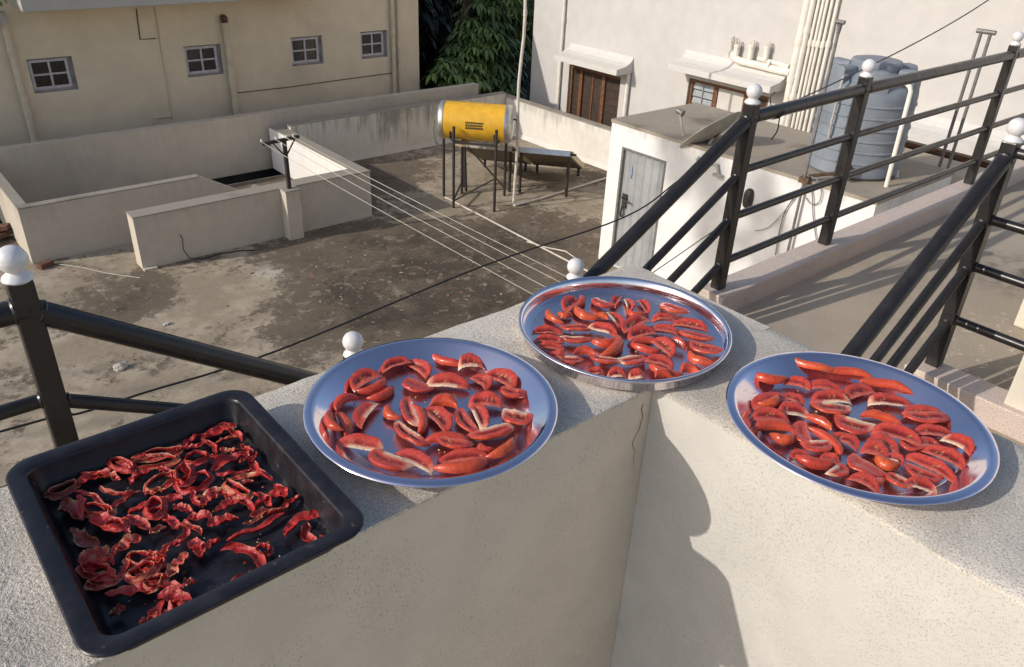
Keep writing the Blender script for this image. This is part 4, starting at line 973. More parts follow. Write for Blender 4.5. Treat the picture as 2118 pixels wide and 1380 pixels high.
crumbs('seed_crumbs', P1, 0.125, 0.0062, 46, [M['seed'], M['pulp'], M['seed']]); crumbs('seed_crumbs', P3, 0.125, 0.0055, 40, [M['seed'], M['pulp']]); crumbs('seed_crumbs', P2, 0.15, 0.0062, 40, [M['seed'], M['pulp']])
crumbs('dried_crumbs', tc, 0, 0.0075, 70, [M['seed'], M['pulp'], M['dry_leaf']], rect=(0.10, 0.13))

# ------------------------------------------------------------------ clothesline post and lines
cp = thing('clothesline_post', 'black T-shaped clothesline post on the low wall column', 'post', (5.15, 11.40, -3.668))
mb = MB(); mb.bar((5.155, 11.40, -3.668), (5.15, 11.40, -2.90), 0.055); mb.build('post', M['iron'], cp)
mb = MB(); mb.bar((4.80, 11.40, -2.905), (5.40, 11.40, -2.875), 0.05, 0.045); mb.build('crossbar', M['iron'], cp)
for sx in (-0.19, 0.17):
    mb = MB(); mb.bar((5.15, 11.395, -3.16), (5.15 + sx, 11.395, -2.91), 0.018); mb.build('brace', M['iron'], cp)
hooks = [on_y(540, 286, 11.38), on_y(570, 283, 11.38), on_y(592, 281, 11.38), on_y(606, 280, 11.38)]
for h_ in hooks:
    mb = MB(); mb.lathe([(0, -0.025), (0.012, -0.02), (0.018, -0.006), (0.011, 0.004), (0.018, 0.014), (0.010, 0.025), (0, 0.027)], 14, (h_.x, 11.38, -2.845)); mb.build('insulator', M['white_ball'], cp)
ends = [on_y(1105, 610, 1.93), on_y(1133, 596, 1.93), on_y(1160, 584, 1.93), on_y(1176, 574, 1.93)]
names = ['lowest of the four white clotheslines stretched over the stained roof', 'second lowest of the four white clotheslines over the stained roof', 'second highest of the four white clotheslines over the stained roof', 'highest of the four white clotheslines stretched over the stained roof']
for h_, e, nm in zip(hooks, ends, names):
    a = Vector((h_.x, 11.37, -2.86)); e2 = e + (e - a).normalized() * 0.12; pts = []
    for i in range(25):
        q = i / 24; p = a.lerp(e2, q); p.z -= 0.05 * 4 * q * (1 - q) * 0.35; pts.append(p)
    mb = MB(); mb.tube(pts, [0.0042 - 0.0031 * (i / 24) for i in range(25)], 6); tag(mb.build('clothesline', M['wire_white']), nm, 'clothesline', 'clotheslines over the roof')

# ------------------------------------------------------------------ solar water heater
ang = atan2(-0.733, 0.68); A_ = Vector((cos(ang), sin(ang), 0)); B_ = Vector((-sin(ang), cos(ang), 0))
HC = Vector((8.62, 11.08, 0))
tcn = None
d = ray(990, 252); tt = ((HC - CAM).xy.dot(d.xy)) / d.xy.dot(d.xy); TZ = (CAM + d * tt).z
sh = thing('solar_tank', 'yellow cylindrical solar water tank on a black angle-iron stand', 'water heater', (HC.x, HC.y, ZF))
TR, TL = 0.325, 1.10
def cyl_pts(mb, prof, n=56):
    """lathe prof (r, s) around the tank axis, s measured along A_"""
    rings = []; o = Vector((HC.x, HC.y, TZ)); up = Vector((0, 0, 1))
    v = []; f = []
    for r, s in prof: v += [o + A_ * s + (B_ * cos(2 * pi * k / n) + up * sin(2 * pi * k / n)) * r for k in range(n)]
    for i in range(len(prof) - 1):
        for k in range(n): f.append((i * n + k, i * n + (k + 1) % n, (i + 1) * n + (k + 1) % n, (i + 1) * n + k))
    f.append(tuple(range(n))[::-1]); f.append(tuple((len(prof) - 1) * n + k for k in range(n)))
    mb.smooth = True; mb.add(v, f)
mb = MB(); cyl_pts(mb, [(TR, -TL / 2), (TR, -TL / 6), (TR, TL / 6), (TR, TL / 2)]); mb.build('tank_body', M['yellow'], sh)
for s in (-1, 1):
    mb = MB(); e = s * TL / 2; cyl_pts(mb, [(TR + 0.008, e - s * 0.012), (TR + 0.008, e + s * 0.05), (TR - 0.01, e + s * 0.075), (TR - 0.06, e + s * 0.10), (0.12, e + s * 0.125), (0.01, e + s * 0.13)]); mb.build('end_cap', M['alu'], sh)
# printed notice: rows of small dashes on the side facing the camera
mb = MB(); rr = random.Random(3); up = Vector((0, 0, 1))
for row in range(3):
    s = -0.13
    a = radians(196 - 0) ; th0 = radians(180 - 13 + row * 8.0)
    while s < 0.17:
        ln = rr.uniform(0.016, 0.040)
        q = []
        for (ss, dth) in ((s, 0), (s + ln, 0), (s + ln, 0.105), (s, 0.105)):
            th = th0 + dth; q.append(Vector((HC.x, HC.y, TZ)) + A_ * ss + (B_ * cos(th) + up * sin(th)) * (TR + 0.003))
        mb.add(q, [(0, 1, 2, 3)]); s += ln + 0.007
mb.build('printed_notice', M['print_black'], sh)
legs = {'f1': on_z(938, 430, ZF), 'f2': on_z(1022, 438, ZF), 's1': on_z(918, 406, ZF), 's2': on_z(1043, 405, ZF), 'm1': on_z(955, 400, ZF), 'm2': on_z(964, 396, ZF)}
ltop = TZ - TR * 0.80
for k, p in legs.items():
    top = ltop + (0.26 if k[0] == 'f' else 0.06)
    mb = MB(); q = p.copy(); q.z = top
    if k == 'm2': q = q + Vector((-0.05, 0.02, 0))
    mb.bar(p, q, 0.036); mb.build('leg', M['iron'], sh)
def lerpz(k, z): p = legs[k]; return Vector((p.x, p.y, z))
for a, c, w in ((lerpz('f1', ltop - 0.02), lerpz('f2', ltop - 0.02), 0.035), (lerpz('s1', ltop), lerpz('s2', ltop), 0.035), (lerpz('f1', ltop), lerpz('s1', ltop), 0.03), (lerpz('f2', ltop), lerpz('s2', ltop), 0.03)):
    mb = MB(); mb.bar(a, c, w); mb.build('frame_bar', M['iron'], sh)
for a, c in ((lerpz('f1', ZF + 0.13), lerpz('f2', ZF + 0.62)), (lerpz('m1', ltop - 0.2), lerpz('s2', ZF + 0.15)), (lerpz('f1', ZF + 0.15), lerpz('m1', ZF + 0.22))):
    mb = MB(); mb.bar(a, c, 0.026); mb.build('brace', M['iron'], sh)
for s in (-0.40, 0.38):
    mb = MB(); o = Vector((HC.x, HC.y, TZ)) + A_ * s
    mb.tube([o + (B_ * cos(th) + up * sin(th)) * (TR + 0.012) for th in [radians(180 + 22 + i * 12) for i in range(12)]], 0.016, 6); mb.build('cradle', M['iron'], sh)
pp = Vector((HC.x, HC.y, TZ)) + A_ * (-TL / 2 - 0.12)
mb = MB(); mb.tube([pp + Vector((0, 0, 0.0)), pp + A_ * (-0.08), pp + A_ * (-0.10) + Vector((0, 0, -0.2)), pp + A_ * (-0.06) + Vector((0, 0, -0.42)), pp + A_ * 0.02 + Vector((0, 0, -0.5))], 0.016, 8); mb.build('inlet_pipe', M['galv'], sh)

q = Vector((HC.x, HC.y, TZ)) - A_ * 0.22 - B_ * 0.12
mb = MB(); mb.bar(q - A_ * 0.13 + Vector((0, 0, -TR - 0.05)), q + A_ * 0.13 + Vector((0, 0, -TR - 0.05)), 0.12, 0.07); mb.build('heater_box', M['panel_frame'], sh)
# collectors
a2 = atan2(-0.70, 0.72); A2 = Vector((cos(a2), sin(a2), 0)); B2 = Vector((-sin(a2), cos(a2), 0))
N2 = on_z(1184, 315, -3.62); F2 = on_z(1208, 341, -4.30)
Bd = (F2 - N2)
Adir = Vector((Bd.y, -Bd.x, 0)).normalized(); Adir = (Adir * 0.5 + A2 * 0.5).normalized()
def collector(i, label):
    near_r = N2 - Adir * (1.10 * i); wv = -Adir * 1.02; up3 = wv.cross(Bd).normalized(); up3 = up3 if up3.z > 0 else -up3
    t = thing('solar_collector', label, 'solar panel', (near_r.x, near_r.y, ZF), 'solar collector panels')
    def slab(q0, q1, q2, q3, th, name, mat, lift=0.0):
        mb = MB(); p = [q0, q1, q2, q3]; p = [k + up3 * lift for k in p]; r = [k - up3 * th for k in p]
        mb.add(p + r, [(0, 1, 2, 3), (7, 6, 5, 4), (0, 4, 5, 1), (1, 5, 6, 2), (2, 6, 7, 3), (3, 7, 4, 0)]); return mb.build(name, mat, t)
    a, b_, c, d_ = near_r, near_r + wv, near_r + wv + Bd, near_r + Bd
    slab(a, b_, c, d_, 0.09, 'casing', M['panel_back'])
    i1 = lambda u, v: near_r + wv * u + Bd * v
    slab(i1(.03, .03), i1(.97, .03), i1(.97, .97), i1(.03, .97), 0.006, 'glass', M['panel_glass'], 0.010)
    for q in ((i1(-.012, 0), i1(.03, 0), i1(.03, 1), i1(-.012, 1)), (i1(.97, 0), i1(1.012, 0), i1(1.012, 1), i1(.97, 1))):
        slab(*q, 0.11, 'side_frame', M['panel_frame'], 0.012)
    slab(i1(.031, -.012), i1(.969, -.012), i1(.969, .03), i1(.031, .03), 0.10, 'end_frame', M['alu'], 0.0125)
    slab(i1(.031, .97), i1(.969, .97), i1(.969, 1.012), i1(.031, 1.012), 0.10, 'end_frame', M['panel_frame'], 0.0125)
    for u, v in ((0.06, 0.03), (0.94, 0.03), (0.08, 0.93), (0.92, 0.93)):
        p = i1(u, v) - up3 * 0.09; mb = MB(); mb.bar((p.x, p.y, ZF), (p.x, p.y, p.z), 0.04); mb.build('leg', M['iron'], t)
    for u in (-0.03, 1.03):
        p = i1(u, 0.0); mb = MB(); mb.tube([p + Adir * 0.05 - up3 * 0.05, p - Adir * 0.05 - up3 * 0.05], 0.022, 8); mb.build('header_pipe', M['iron'], t)
    return t
collector(0, 'tilted solar collector panel nearest the white shed')
collector(1, 'tilted solar collector panel half hidden behind the yellow tank legs')

# white standing pipe and pipes on the roof
mb = MB(); wp = Vector((9.10, 10.52, ZF)); pts = []
for i in range(15):
    z = ZF + i * 0.37; pts.append((wp.x + 0.02 * sin(i * 0.9) + 0.005 * i, wp.y + 0.015 * sin(i * 1.3), z))
mb.tube(pts, 0.027, 12)
for i in (3, 9): mb.tube([(pts[i][0], pts[i][1], pts[i][2] - 0.05), (pts[i][0], pts[i][1], pts[i][2] + 0.05)], 0.033, 12)
sp = thing('vent_pipe', 'tall white vertical pipe standing beside the yellow solar tank', 'pipe', wp); mb.build('pipe', M['pvc'], sp)
mb = MB(); z = TZ + 0.10; pe = Vector((HC.x, HC.y, TZ)) + A_ * (TL / 2 + 0.11)
mb.tube([(pe.x, pe.y, z), (wp.x + 0.02, wp.y, z - 0.03)], 0.014, 8); mb.build('bracket', M['iron'], sp)
q = [on_z(1064, 425, ZF + 0.03), on_z(1120, 410, ZF + 0.03), on_z(1200, 385, ZF + 0.03), on_z(1262, 366, ZF + 0.03)]
mb = MB(); mb.tube(q, 0.022, 8); tag(mb.build('floor_pipe', M['pvc']), 'pale pipe on the roof from the tall white pipe towards the shed', 'pipe')
q = [on_z(921, 408, ZF + 0.03), on_z(985, 441, ZF + 0.03), on_z(1060, 480, ZF + 0.03), on_z(1140, 522, ZF + 0.03), on_z(1225, 566, ZF + 0.03)]
mb = MB(); mb.tube(q, 0.015, 8); tag(mb.build('floor_pipe', M['pvc']), 'pale pipe on the roof running from the yellow tank stand towards the viewer', 'pipe')
q = [on_z(1090, 500, ZF + 0.02), on_z(1130, 512, ZF + 0.02), on_z(1170, 520, ZF + 0.02), on_z(1192, 535, ZF + 0.02), on_z(1200, 550, ZF + 0.02)]
mb = MB(); mb.tube(q, 0.010, 6); tag(mb.build('hose', M['pvc']), 'thin pale hose curling on the roof behind the corner ball finial', 'hose')

# ================================================================== SHED
SX, SY1, SY0, SZT = 8.69, 7.915, 3.80, -2.28
shd = thing('roof_shed', 'white rooftop shed with grey corrugated door and dish antenna', 'shed', (SX, SY1, ZF))
d0, d1 = on_x(1290, 310, SX), on_x(1375, 337, SX)
dy0, dy1, dzt = d0.y, d1.y, (d0.z + d1.z) / 2
mb = MB()
U = SY1 - SY0
wall_with_holes(mb, (SX, SY1, ZF - 0.03), (0, -1, 0), (0, 0, 1), (1, 0, 0), [(SY1 - dy0, SY1 - dy1, 0.04, dzt - ZF + 0.03)], U, SZT - ZF + 0.03 - 0.012, 0.06)
mb.add([(SX, SY1, ZF - .03), (10.62, SY1, ZF - .03), (10.62, SY1, SZT - .012), (SX, SY1, SZT - .012)], [(0, 1, 2, 3)])
mb.add([(SX, SY0, ZF - .03), (10.62, SY0, ZF - .03), (10.62, SY0, SZT - .012), (SX, SY0, SZT - .012)], [(0, 1, 2, 3)])
mb.add([(10.62, SY0, ZF - .03), (10.62, SY1, ZF - .03), (10.62, SY1, SZT - .012), (10.62, SY0, SZT - .012)], [(0, 1, 2, 3)])
mb.build('walls', M['shed_wall'], shd)
mb = MB(); n1, n2 = 24, 14; v = []; f = []
for i in range(n1 + 1):
    for j in range(n2 + 1):
        x = SX - 0.012 + (10.65 - SX) * j / n2; y = SY1 + 0.012 - (SY1 - SY0 + 0.024) * i / n1
        e = min(i, n1 - i, j, n2 - j); z = SZT + (0.012 if e == 0 else 0.0 if e > 1 else 0.006) + 0.006 * nz(x * 3, y * 3)
        v.append((x, y, z))
for i in range(n1):
    for j in range(n2): k = i * (n2 + 1) + j; f.append((k, k + 1, k + n2 + 2, k + n2 + 1))
mb.add(v, f)
x0, x1, y0, y1 = SX - 0.012, 10.638, SY0 - 0.012, SY1 + 0.012
for (xa, ya, xb, yb) in ((x0, y0, x0, y1), (x0, y1, x1, y1), (x1, y1, x1, y0), (x1, y0, x0, y0)):
    mb.add([(xa, ya, SZT - 0.03), (xb, yb, SZT - 0.03), (xb, yb, SZT + 0.012), (xa, ya, SZT + 0.012)], [(0, 1, 2, 3)])
mb.build('roof', M['shed_roof'], shd, weld=False)
dr = MB(); n = 22
for i in range(n):
    ya = dy0 - (dy0 - dy1) * i / n; yb = dy0 - (dy0 - dy1) * (i + 1) / n
    pr = [0, 0.0, 0.018, 0.018][i % 4]; pr2 = [0, 0.018, 0.018, 0][i % 4]
    dr.add([(SX + 0.04 - pr, ya, ZF + 0.01), (SX + 0.04 - pr2, yb, ZF + 0.01), (SX + 0.04 - pr2, yb, dzt), (SX + 0.04 - pr, ya, dzt)], [(0, 1, 2, 3)])
dob = dr.build('door', M['door_metal'], shd)
mb = MB(); y = dy0 - 0.10; mb.box(SX + 0.005, SX + 0.02, y - 0.05, y + 0.03, -3.52, -3.30); mb.tube([(SX - 0.01, y + 0.02, -3.36), (SX - 0.04, y - 0.02, -3.37), (SX - 0.03, y - 0.16, -3.40)], 0.012, 6); mb.tube([(SX - 0.01, y, -3.50), (SX - 0.03, y, -3.60), (SX - 0.01, y, -3.66)], 0.018, 6); mb.build('latch', M['iron'], dob)
mb = MB()
pv = []
for i in range(26):
    a = 2 * pi * i / 26; r = 0.045 + 0.04 * nz(cos(a) * 3.3, sin(a) * 3.3, 4)
    pv.append((SX + 0.0165, dy0 - 0.17 + r * 0.75 * cos(a), -2.96 + r * 1.9 * sin(a)))
mb.add(pv, [tuple(range(26))])
mb.build('paint_smear', M['scuff'], dob)
mb = MB()
for yy in (dy0 + 0.012, dy1 - 0.012): mb.box(SX - 0.006, SX + 0.03, yy - 0.018, yy + 0.018, ZF, dzt + 0.02)
mb.box(SX - 0.0045, SX + 0.03, dy1 - 0.03, dy0 + 0.03, dzt + 0.0005, dzt + 0.035); mb.build('door_frame', M['galv'], shd)
lp = on_x(1550, 410, SX)
lt = thing('wall_lamp', 'black oval lamp fixed on the white shed wall', 'lamp', (SX, lp.y, lp.z))
mb = MB(); v = []
for i, (r, xx) in enumerate(((1.0, 0), (1.0, -0.03), (0.9, -0.06), (0.55, -0.08))):
    v += [(SX + xx, lp.y + 0.062 * r * (abs(cos(a)) ** 0.7) * (1 if cos(a) > 0 else -1), lp.z + 0.13 * r * (abs(sin(a)) ** 0.7) * (1 if sin(a) > 0 else -1)) for a in [2 * pi * k / 20 for k in range(20)]]
f = [(i * 20 + k, i * 20 + (k + 1) % 20, (i + 1) * 20 + (k + 1) % 20, (i + 1) * 20 + k) for i in range(3) for k in range(20)] + [tuple(60 + k for k in range(20))]
mb.smooth = True; mb.add(v, f); mb.build('lamp_body', M['iron'], lt)
mb = MB(); mb.tube([(SX - 0.02, lp.y + 0.03, lp.z - 0.13), (SX - 0.03, lp.y + 0.035, lp.z - 0.20)], 0.012, 6); mb.build('lamp_stem', M['alu'], lt)

# side roof that carries on past the shed
mb = MB(); mb.box(9.0, 11.9, -6, SY0 - 0.02, -3.0, -2.47); mb.box(10.63, 11.9, SY0 - 0.015, 5.9, -3.0, -2.472)
struct(mb.build('side_roof', M['shed_roof2']))
mb = MB(); mb.box(9.0, 11.88, -6, SY0 - 0.03, -8.5, -3.0); tag(mb.build('side_house', M['cream']), 'lower cream building under the flat roof beside the shed', 'building')

# satellite dish
rim_a, rim_b = on_x(1416, 299, 8.93), on_x(1526, 238, 9.0); lnb = on_x(1406, 231, 8.9)
dc = (rim_a + rim_b) / 2; rd = (rim_b - rim_a).normalized(); R = (rim_b - rim_a).length / 2
vw = (dc - CAM).normalized(); nn = rd.cross(vw).normalized(); nn = nn if nn.z > 0 else -nn
nn = (nn + vw * 0.16).normalized(); rd2 = (rd - nn * rd.dot(nn)).normalized(); e2 = nn.cross(rd2)
ds = thing('satellite_dish', 'grey satellite dish mounted on the edge of the white shed roof', 'antenna', (dc.x, dc.y, dc.z))
mb = MB(); n = 40; v = []; f = []
prof = [(0.02, 0.0), (0.3, 0.015), (0.6, 0.055), (0.85, 0.11), (1.0, 0.15), (1.02, 0.15), (1.015, 0.135), (0.85, 0.092), (0.6, 0.037), (0.3, -0.003), (0.02, -0.02)]
for r, h in prof: v += [dc + (rd2 * cos(2 * pi * k / n) + e2 * sin(2 * pi * k / n) * 0.94) * R * r + nn * (h - 0.15) * R * 1.4 for k in range(n)]
for i in range(len(prof) - 1):
    for k in range(n): f.append((i * n + k, i * n + (k + 1) % n, (i + 1) * n + (k + 1) % n, (i + 1) * n + k))
mb.smooth = True; mb.add(v, f); mb.build('reflector', M['dish'], ds)
mb = MB(); mb.tube([rim_a + nn * 0.0, rim_a.lerp(lnb, 0.5), lnb], 0.016, 8); mb.build('feed_arm', M['dish'], ds)
mb = MB(); hd = (dc - lnb).normalized(); mb.tube([lnb - hd * 0.05, lnb - hd * 0.01, lnb + hd * 0.03, lnb + hd * 0.06], [0.035, 0.042, 0.035, 0.05], 12); mb.build('feed_horn', M['galv'], ds)
mp = on_x(1462, 306, 8.86); lo = on_x(1466, 340, 8.68); lo2 = on_x(1486, 362, 8.66)
mb = MB(); mb.tube([dc - nn * 0.10, mp, Vector((8.66, mp.y - 0.02, mp.z - 0.12)), Vector((8.655, lo2.y + 0.04, lo2.z + 0.12)), Vector((8.655, lo2.y, lo2.z))], 0.022, 8); mb.build('mount_arm', M['dish'], ds)
mb = MB(); mb.bar(dc - nn * 0.085 - rd2 * 0.2, dc - nn * 0.085 + rd2 * 0.05, 0.10, 0.05); mb.tube([dc - nn * 0.09 - rd2 * 0.25, dc - nn * 0.13 - rd2 * 0.05, dc - nn * 0.10 + rd2 * 0.1], 0.014, 6); mb.build('bracket', M['rust'], ds)
mb = MB(); mb.lathe([(0, 0), (0.07, 0), (0.07, 0.02), (0, 0.02)], 14, (8.64, lo2.y, lo2.z - 0.01)); mb.build('foot', M['dish'], ds)

# ------------------------------------------------------------------ water tank
WC = Vector((9.62, 4.66, SZT)); WR = 0.545
wt = thing('water_tank', 'big grey ribbed plastic water tank on the shed roof', 'water tank', WC)
prof = [(0.0, 0.01), (WR - 0.03, 0.01), (WR, 0.04)]
for i in range(6):
    z = 0.12 + i * 0.135
    prof += [(WR - 0.003, z), (WR - 0.003, z + 0.06), (WR + 0.010, z + 0.070), (WR + 0.010, z + 0.084), (WR - 0.003, z + 0.094)]
prof += [(WR - 0.003, 0.96), (WR - 0.012, 1.03), (WR - 0.05, 1.07), (WR - 0.10, 1.10), (0.30, 1.20), (0.28, 1.225), (0.0, 1.23)]
mb = MB(); mb.lathe(prof, 72, WC); mb.build('tank_body', M['water_tank'], wt, angle=38)
mb = MB(); mb.lathe([(0.26, 1.215), (0.285, 1.22), (0.29, 1.30), (0.275, 1.32), (0.20, 1.335), (0.08, 1.345), (0, 1.346)], 40, WC); mb.build('lid', M['water_tank'], wt)
for k in range(6):
    # broad moulded shoulder lugs, flat on top and flush with the wall
    a0 = 2 * pi * k / 6 + 0.62; mb = MB(); v = []
    for j in range(7):
        a = a0 + (j - 3) * 0.075; tp = 1.265 if abs(j - 3) < 3 else 1.235
        v += [WC + Vector((cos(a) * (WR - 0.006), sin(a) * (WR - 0.006), 0.90)), WC + Vector((cos(a) * (WR - 0.02), sin(a) * (WR - 0.02), tp)), WC + Vector((cos(a) * 0.30, sin(a) * 0.30, tp - 0.005)), WC + Vector((cos(a) * 0.28, sin(a) * 0.28, 1.0))]
    f = [(0, 1, 2, 3), (27, 26, 25, 24)]
    for j in range(6):
        for q in range(4): f.append((j * 4 + q, j * 4 + (q + 1) % 4, (j + 1) * 4 + (q + 1) % 4, (j + 1) * 4 + q))
    mb.add(v, f); mb.build('lug', M['water_tank'], wt, bevel=0.015)
s0 = on_x(1748, 158, 9.08); mb = MB(); mb.tube([Vector((9.20, s0.y + 0.03, s0.z)), Vector((9.04, s0.y, s0.z)), Vector((9.02, s0.y - 0.01, s0.z - 0.02)), Vector((9.02, s0.y + 0.0, s0.z - 0.5)), Vector((9.04, s0.y + 0.0, SZT + 0.45))], 0.014, 10); mb.build('overflow_pipe', M['dish'], wt)
mb = MB(); oz = SZT + 0.12; q = Vector((9.05, 4.42, oz)); mb.tube([(9.3, 4.55, oz), (9.02, 4.40, oz), (8.86, 4.52, oz - 0.02), (8.66, 4.66, oz - 0.05)], 0.022, 8); mb.box(8.98, 9.06, 4.36, 4.44, oz - 0.05, oz + 0.09); mb.build('outlet_valve', M['rust'], wt)
# poles near the tank
pA = [on_x(1738, 50, 8.62), on_x(1628, 522, 8.62)]; yy = (pA[0].y + pA[1].y) / 2
pole = thing('steel_pole', 'thin single steel pole with T cap in front of the grey water tank', 'pole', (8.625, yy, ZF))
mb = MB(); mb.tube([(8.625, yy, ZF), (8.625, yy, pA[0].z)], 0.017, 10); mb.build('tube', M['galv'], pole)
mb = MB(); mb.tube([(8.625, yy - 0.05, pA[0].z + 0.02), (8.625, yy + 0.05, pA[0].z + 0.02)], 0.022, 10); mb.lathe([(0.02, -0.1), (0.028, -0.02), (0.03, 0.0)], 10, (8.625, yy, pA[0].z)); mb.build('cap', M['galv'], pole)
mb = MB(); mb.box(8.60, 8.68, yy - 0.06, yy + 0.06, SZT - 0.02, SZT + 0.05); mb.build('clamp', M['rust'], pole)
pB0, pB1 = on_x(2040, 66, 10.9), on_x(1950, 352, 10.9)
pole2 = thing('steel_pole', 'pair of tall steel pipes with shared cap right of the water tank', 'pole', (10.9, pB1.y, -2.47))
for dyy in (-0.055, 0.055):
    mb = MB(); mb.tube([(10.9, pB1.y + dyy, -2.47), (10.9, pB0.y + dyy, pB0.z)], 0.021, 10); mb.build('tube', M['galv'], pole2)
mb = MB(); mb.tube([(10.9, pB0.y - 0.11, pB0.z), (10.9, pB0.y + 0.11, pB0.z)], 0.028, 10); mb.build('cap', M['galv'], pole2)
mb = MB(); e = on_z(1800, 318, -2.40); e = on_z(1868, 330, -2.42); mb.tube([(10.9, pB1.y, -2.42), (e.x, e.y, -2.42)], 0.035, 10); mb.build('floor_pipe', M['pvc'], pole2)
p3a, p3b = on_x(1888, 182, 9.35), on_x(1826, 412, 9.0)
mb = MB(); xk = 9.30; g1 = on_x(1886, 182, xk); g0 = on_x(1826, 412, xk)
mb.tube([(9.62, g1.y + 0.28, g1.z + 0.0), (xk + 0.02, g1.y + 0.03, g1.z), (xk, g1.y, g1.z - 0.04), (xk, g0.y, -2.46)], 0.026, 10)
tag(mb.build('tank_pipe', M['pipe_white']), 'white pipe with elbow rising against the shaded side of the water tank', 'pipe')
bt = on_x(1857, 352, 9.8); mb = MB(); mb.lathe([(0, 0), (0.045, 0.0), (0.05, 0.03), (0.05, 0.15), (0.02, 0.22), (0.018, 0.26), (0, 0.262)], 14, (bt.x, bt.y, -2.47)); tag(mb.build('plastic_bottle', M['white_ball']), 'pale plastic bottle standing on the flat roof beside the water tank', 'bottle')
# dangling wires on the shed face
def shed_wire(pxs, r, label):
    mb = MB(); pts = [on_x(a, c, SX - 0.03) for a, c in pxs]
    fine = []
    for i in range(len(pts) - 1):
        p0 = pts[max(i - 1, 0)]; p1 = pts[i]; p2 = pts[i + 1]; p3 = pts[min(i + 2, len(pts) - 1)]
        for k in range(5):
            t = k / 5; fine.append(0.5 * ((2 * p1) + (p2 - p0) * t + (2 * p0 - 5 * p1 + 4 * p2 - p3) * t * t + (3 * p1 - p0 - 3 * p2 + p3) * t ** 3))
    fine.append(pts[-1]); mb.tube(fine, r, 5); tag(mb.build('loose_wire', M['galv']), label, 'wire')
shed_wire([(1668, 372), (1650, 400), (1625, 435), (1612, 480), (1604, 528)], 0.008, 'grey wire curving down the shed wall left of the steel pole')
shed_wire([(1640, 410), (1620, 440), (1590, 470), (1560, 478)], 0.005, 'thin faint wire sagging left across the shed wall')
shed_wire([(1676, 365), (1690, 372), (1699, 395), (1694, 418), (1678, 422), (1666, 408)], 0.006, 'loop of grey wire on the shed wall below the tank valve')
shed_wire([(1672, 368), (1680, 400), (1682, 450), (1690, 505)], 0.007, 'pair-like grey wire hanging straight down from the tank valve')

# ================================================================== LEFT HOUSE with small windows
FY = 16.3
lh = thing('cream_house', 'shaded cream house with four small four-pane windows and drain pipes', 'building', (4, FY, -4.5))
wins = [(2.795, 3.515), (5.505, 6.235), (7.73, 8.46), (9.40, 10.09)]; WZ0, WZ1 = -2.905, -2.325
mb = MB(); LX0, LX1, LZ0, LZ1 = -8.0, 10.95, -8.5, -0.2
wall_with_holes(mb, (LX0, FY, LZ0), (1, 0, 0), (0, 0, 1), (0, 1, 0), [(a - LX0, c - LX0, WZ0 - LZ0, WZ1 - LZ0) for a, c in wins], LX1 - LX0, LZ1 - LZ0, 0.0)
mb.add([(LX1, FY, LZ0), (LX1, FY + 9, LZ0), (LX1, FY + 9, LZ1), (LX1, FY, LZ1)], [(0, 1, 2, 3)])
mb.add([(LX0, FY, LZ1), (LX1, FY, LZ1), (LX1, FY + 9, LZ1), (LX0, FY + 9, LZ1)], [(0, 1, 2, 3)])
mb.add([(LX0, FY, LZ0), (LX0, FY + 9, LZ0), (LX0, FY + 9, LZ1), (LX0, FY, LZ1)], [(0, 1, 2, 3)])
mb.add([(LX0, FY + 9, LZ0), (LX1, FY + 9, LZ0), (LX1, FY + 9, LZ1), (LX0, FY + 9, LZ1)], [(0, 1, 2, 3)])
mb.build('wall', M['house_cream'], lh)
for a, c in wins:
    mb = MB(); dp = 0.10
    wall_with_holes(mb, (a - 0.05, FY + 0.001, WZ0 - 0.05), (1, 0, 0), (0, 0, 1), (0, 1, 0), [(0.05, c - a + 0.05, 0.05, WZ1 - WZ0 + 0.05)], c - a + 0.1, WZ1 - WZ0 + 0.1, dp)
    mb.f = mb.f[-4:]; mb.mi = mb.mi[-4:]; mb.sm = mb.sm[-4:]; mb.add([(a, FY + 0.097, WZ0), (c, FY + 0.097, WZ0), (c, FY + 0.097, WZ1), (a, FY + 0.097, WZ1)], [(0, 1, 2, 3)])
    w = mb.build('window', M['reveal'], lh)
    mb = MB(); fw_ = 0.045; y0, y1 = FY + 0.055, FY + 0.10; xm, zm = (a + c) / 2 - 0.02, (WZ0 + WZ1) / 2 + 0.005; a1, c1, b0, b1 = a + 0.018, c - 0.075, WZ0 + 0.045, WZ1 - 0.03
    mb.box(a1, c1, y0, y1, b0, b0 + fw_); mb.box(a1, c1, y0, y1, b1 - fw_, b1); mb.box(a1, a1 + fw_, y0 - 0.002, y1, b0 + fw_, b1 - fw_); mb.box(c1 - fw_, c1, y0 - 0.002, y1, b0 + fw_, b1 - fw_)
    mb.box(xm - 0.017, xm + 0.017, y0 + 0.003, y1, b0 + fw_, b1 - fw_); mb.box(a1 + fw_, xm - 0.017, y0 + 0.006, y1, zm - 0.015, zm + 0.015); mb.box(xm + 0.017, c1 - fw_, y0 + 0.006, y1, zm - 0.015, zm + 0.015)
    mb.build('frame', M['grey_frame'], w)
    mb = MB(); mb.add([(a1 + 0.01, FY + 0.085, b0 + 0.01), (c1 - 0.01, FY + 0.085, b0 + 0.01), (c1 - 0.01, FY + 0.085, b1 - 0.01), (a1 + 0.01, FY + 0.085, b1 - 0.01)], [(0, 1, 2, 3)]); mb.build('pane', M['glass_dark'], w)
mb = MB(); sy = 15.5; mb.box(2.78, 8.2, sy, FY - 0.002, -1.455, -1.02); mb.build('sunshade', M['house_slab'], lh, bevel=0.01)
def vpipe(parent, x, y, z0, z1, r, mat, name='drain_pipe', clamps=()):
    mb = MB(); mb.tube([(x, y, z0), (x, y, z1)], r, 12)
    for z in clamps: mb.tube([(x, y, z - 0.05), (x, y, z + 0.05)], r + 0.012, 12)
    return mb.build(name, mat, parent)
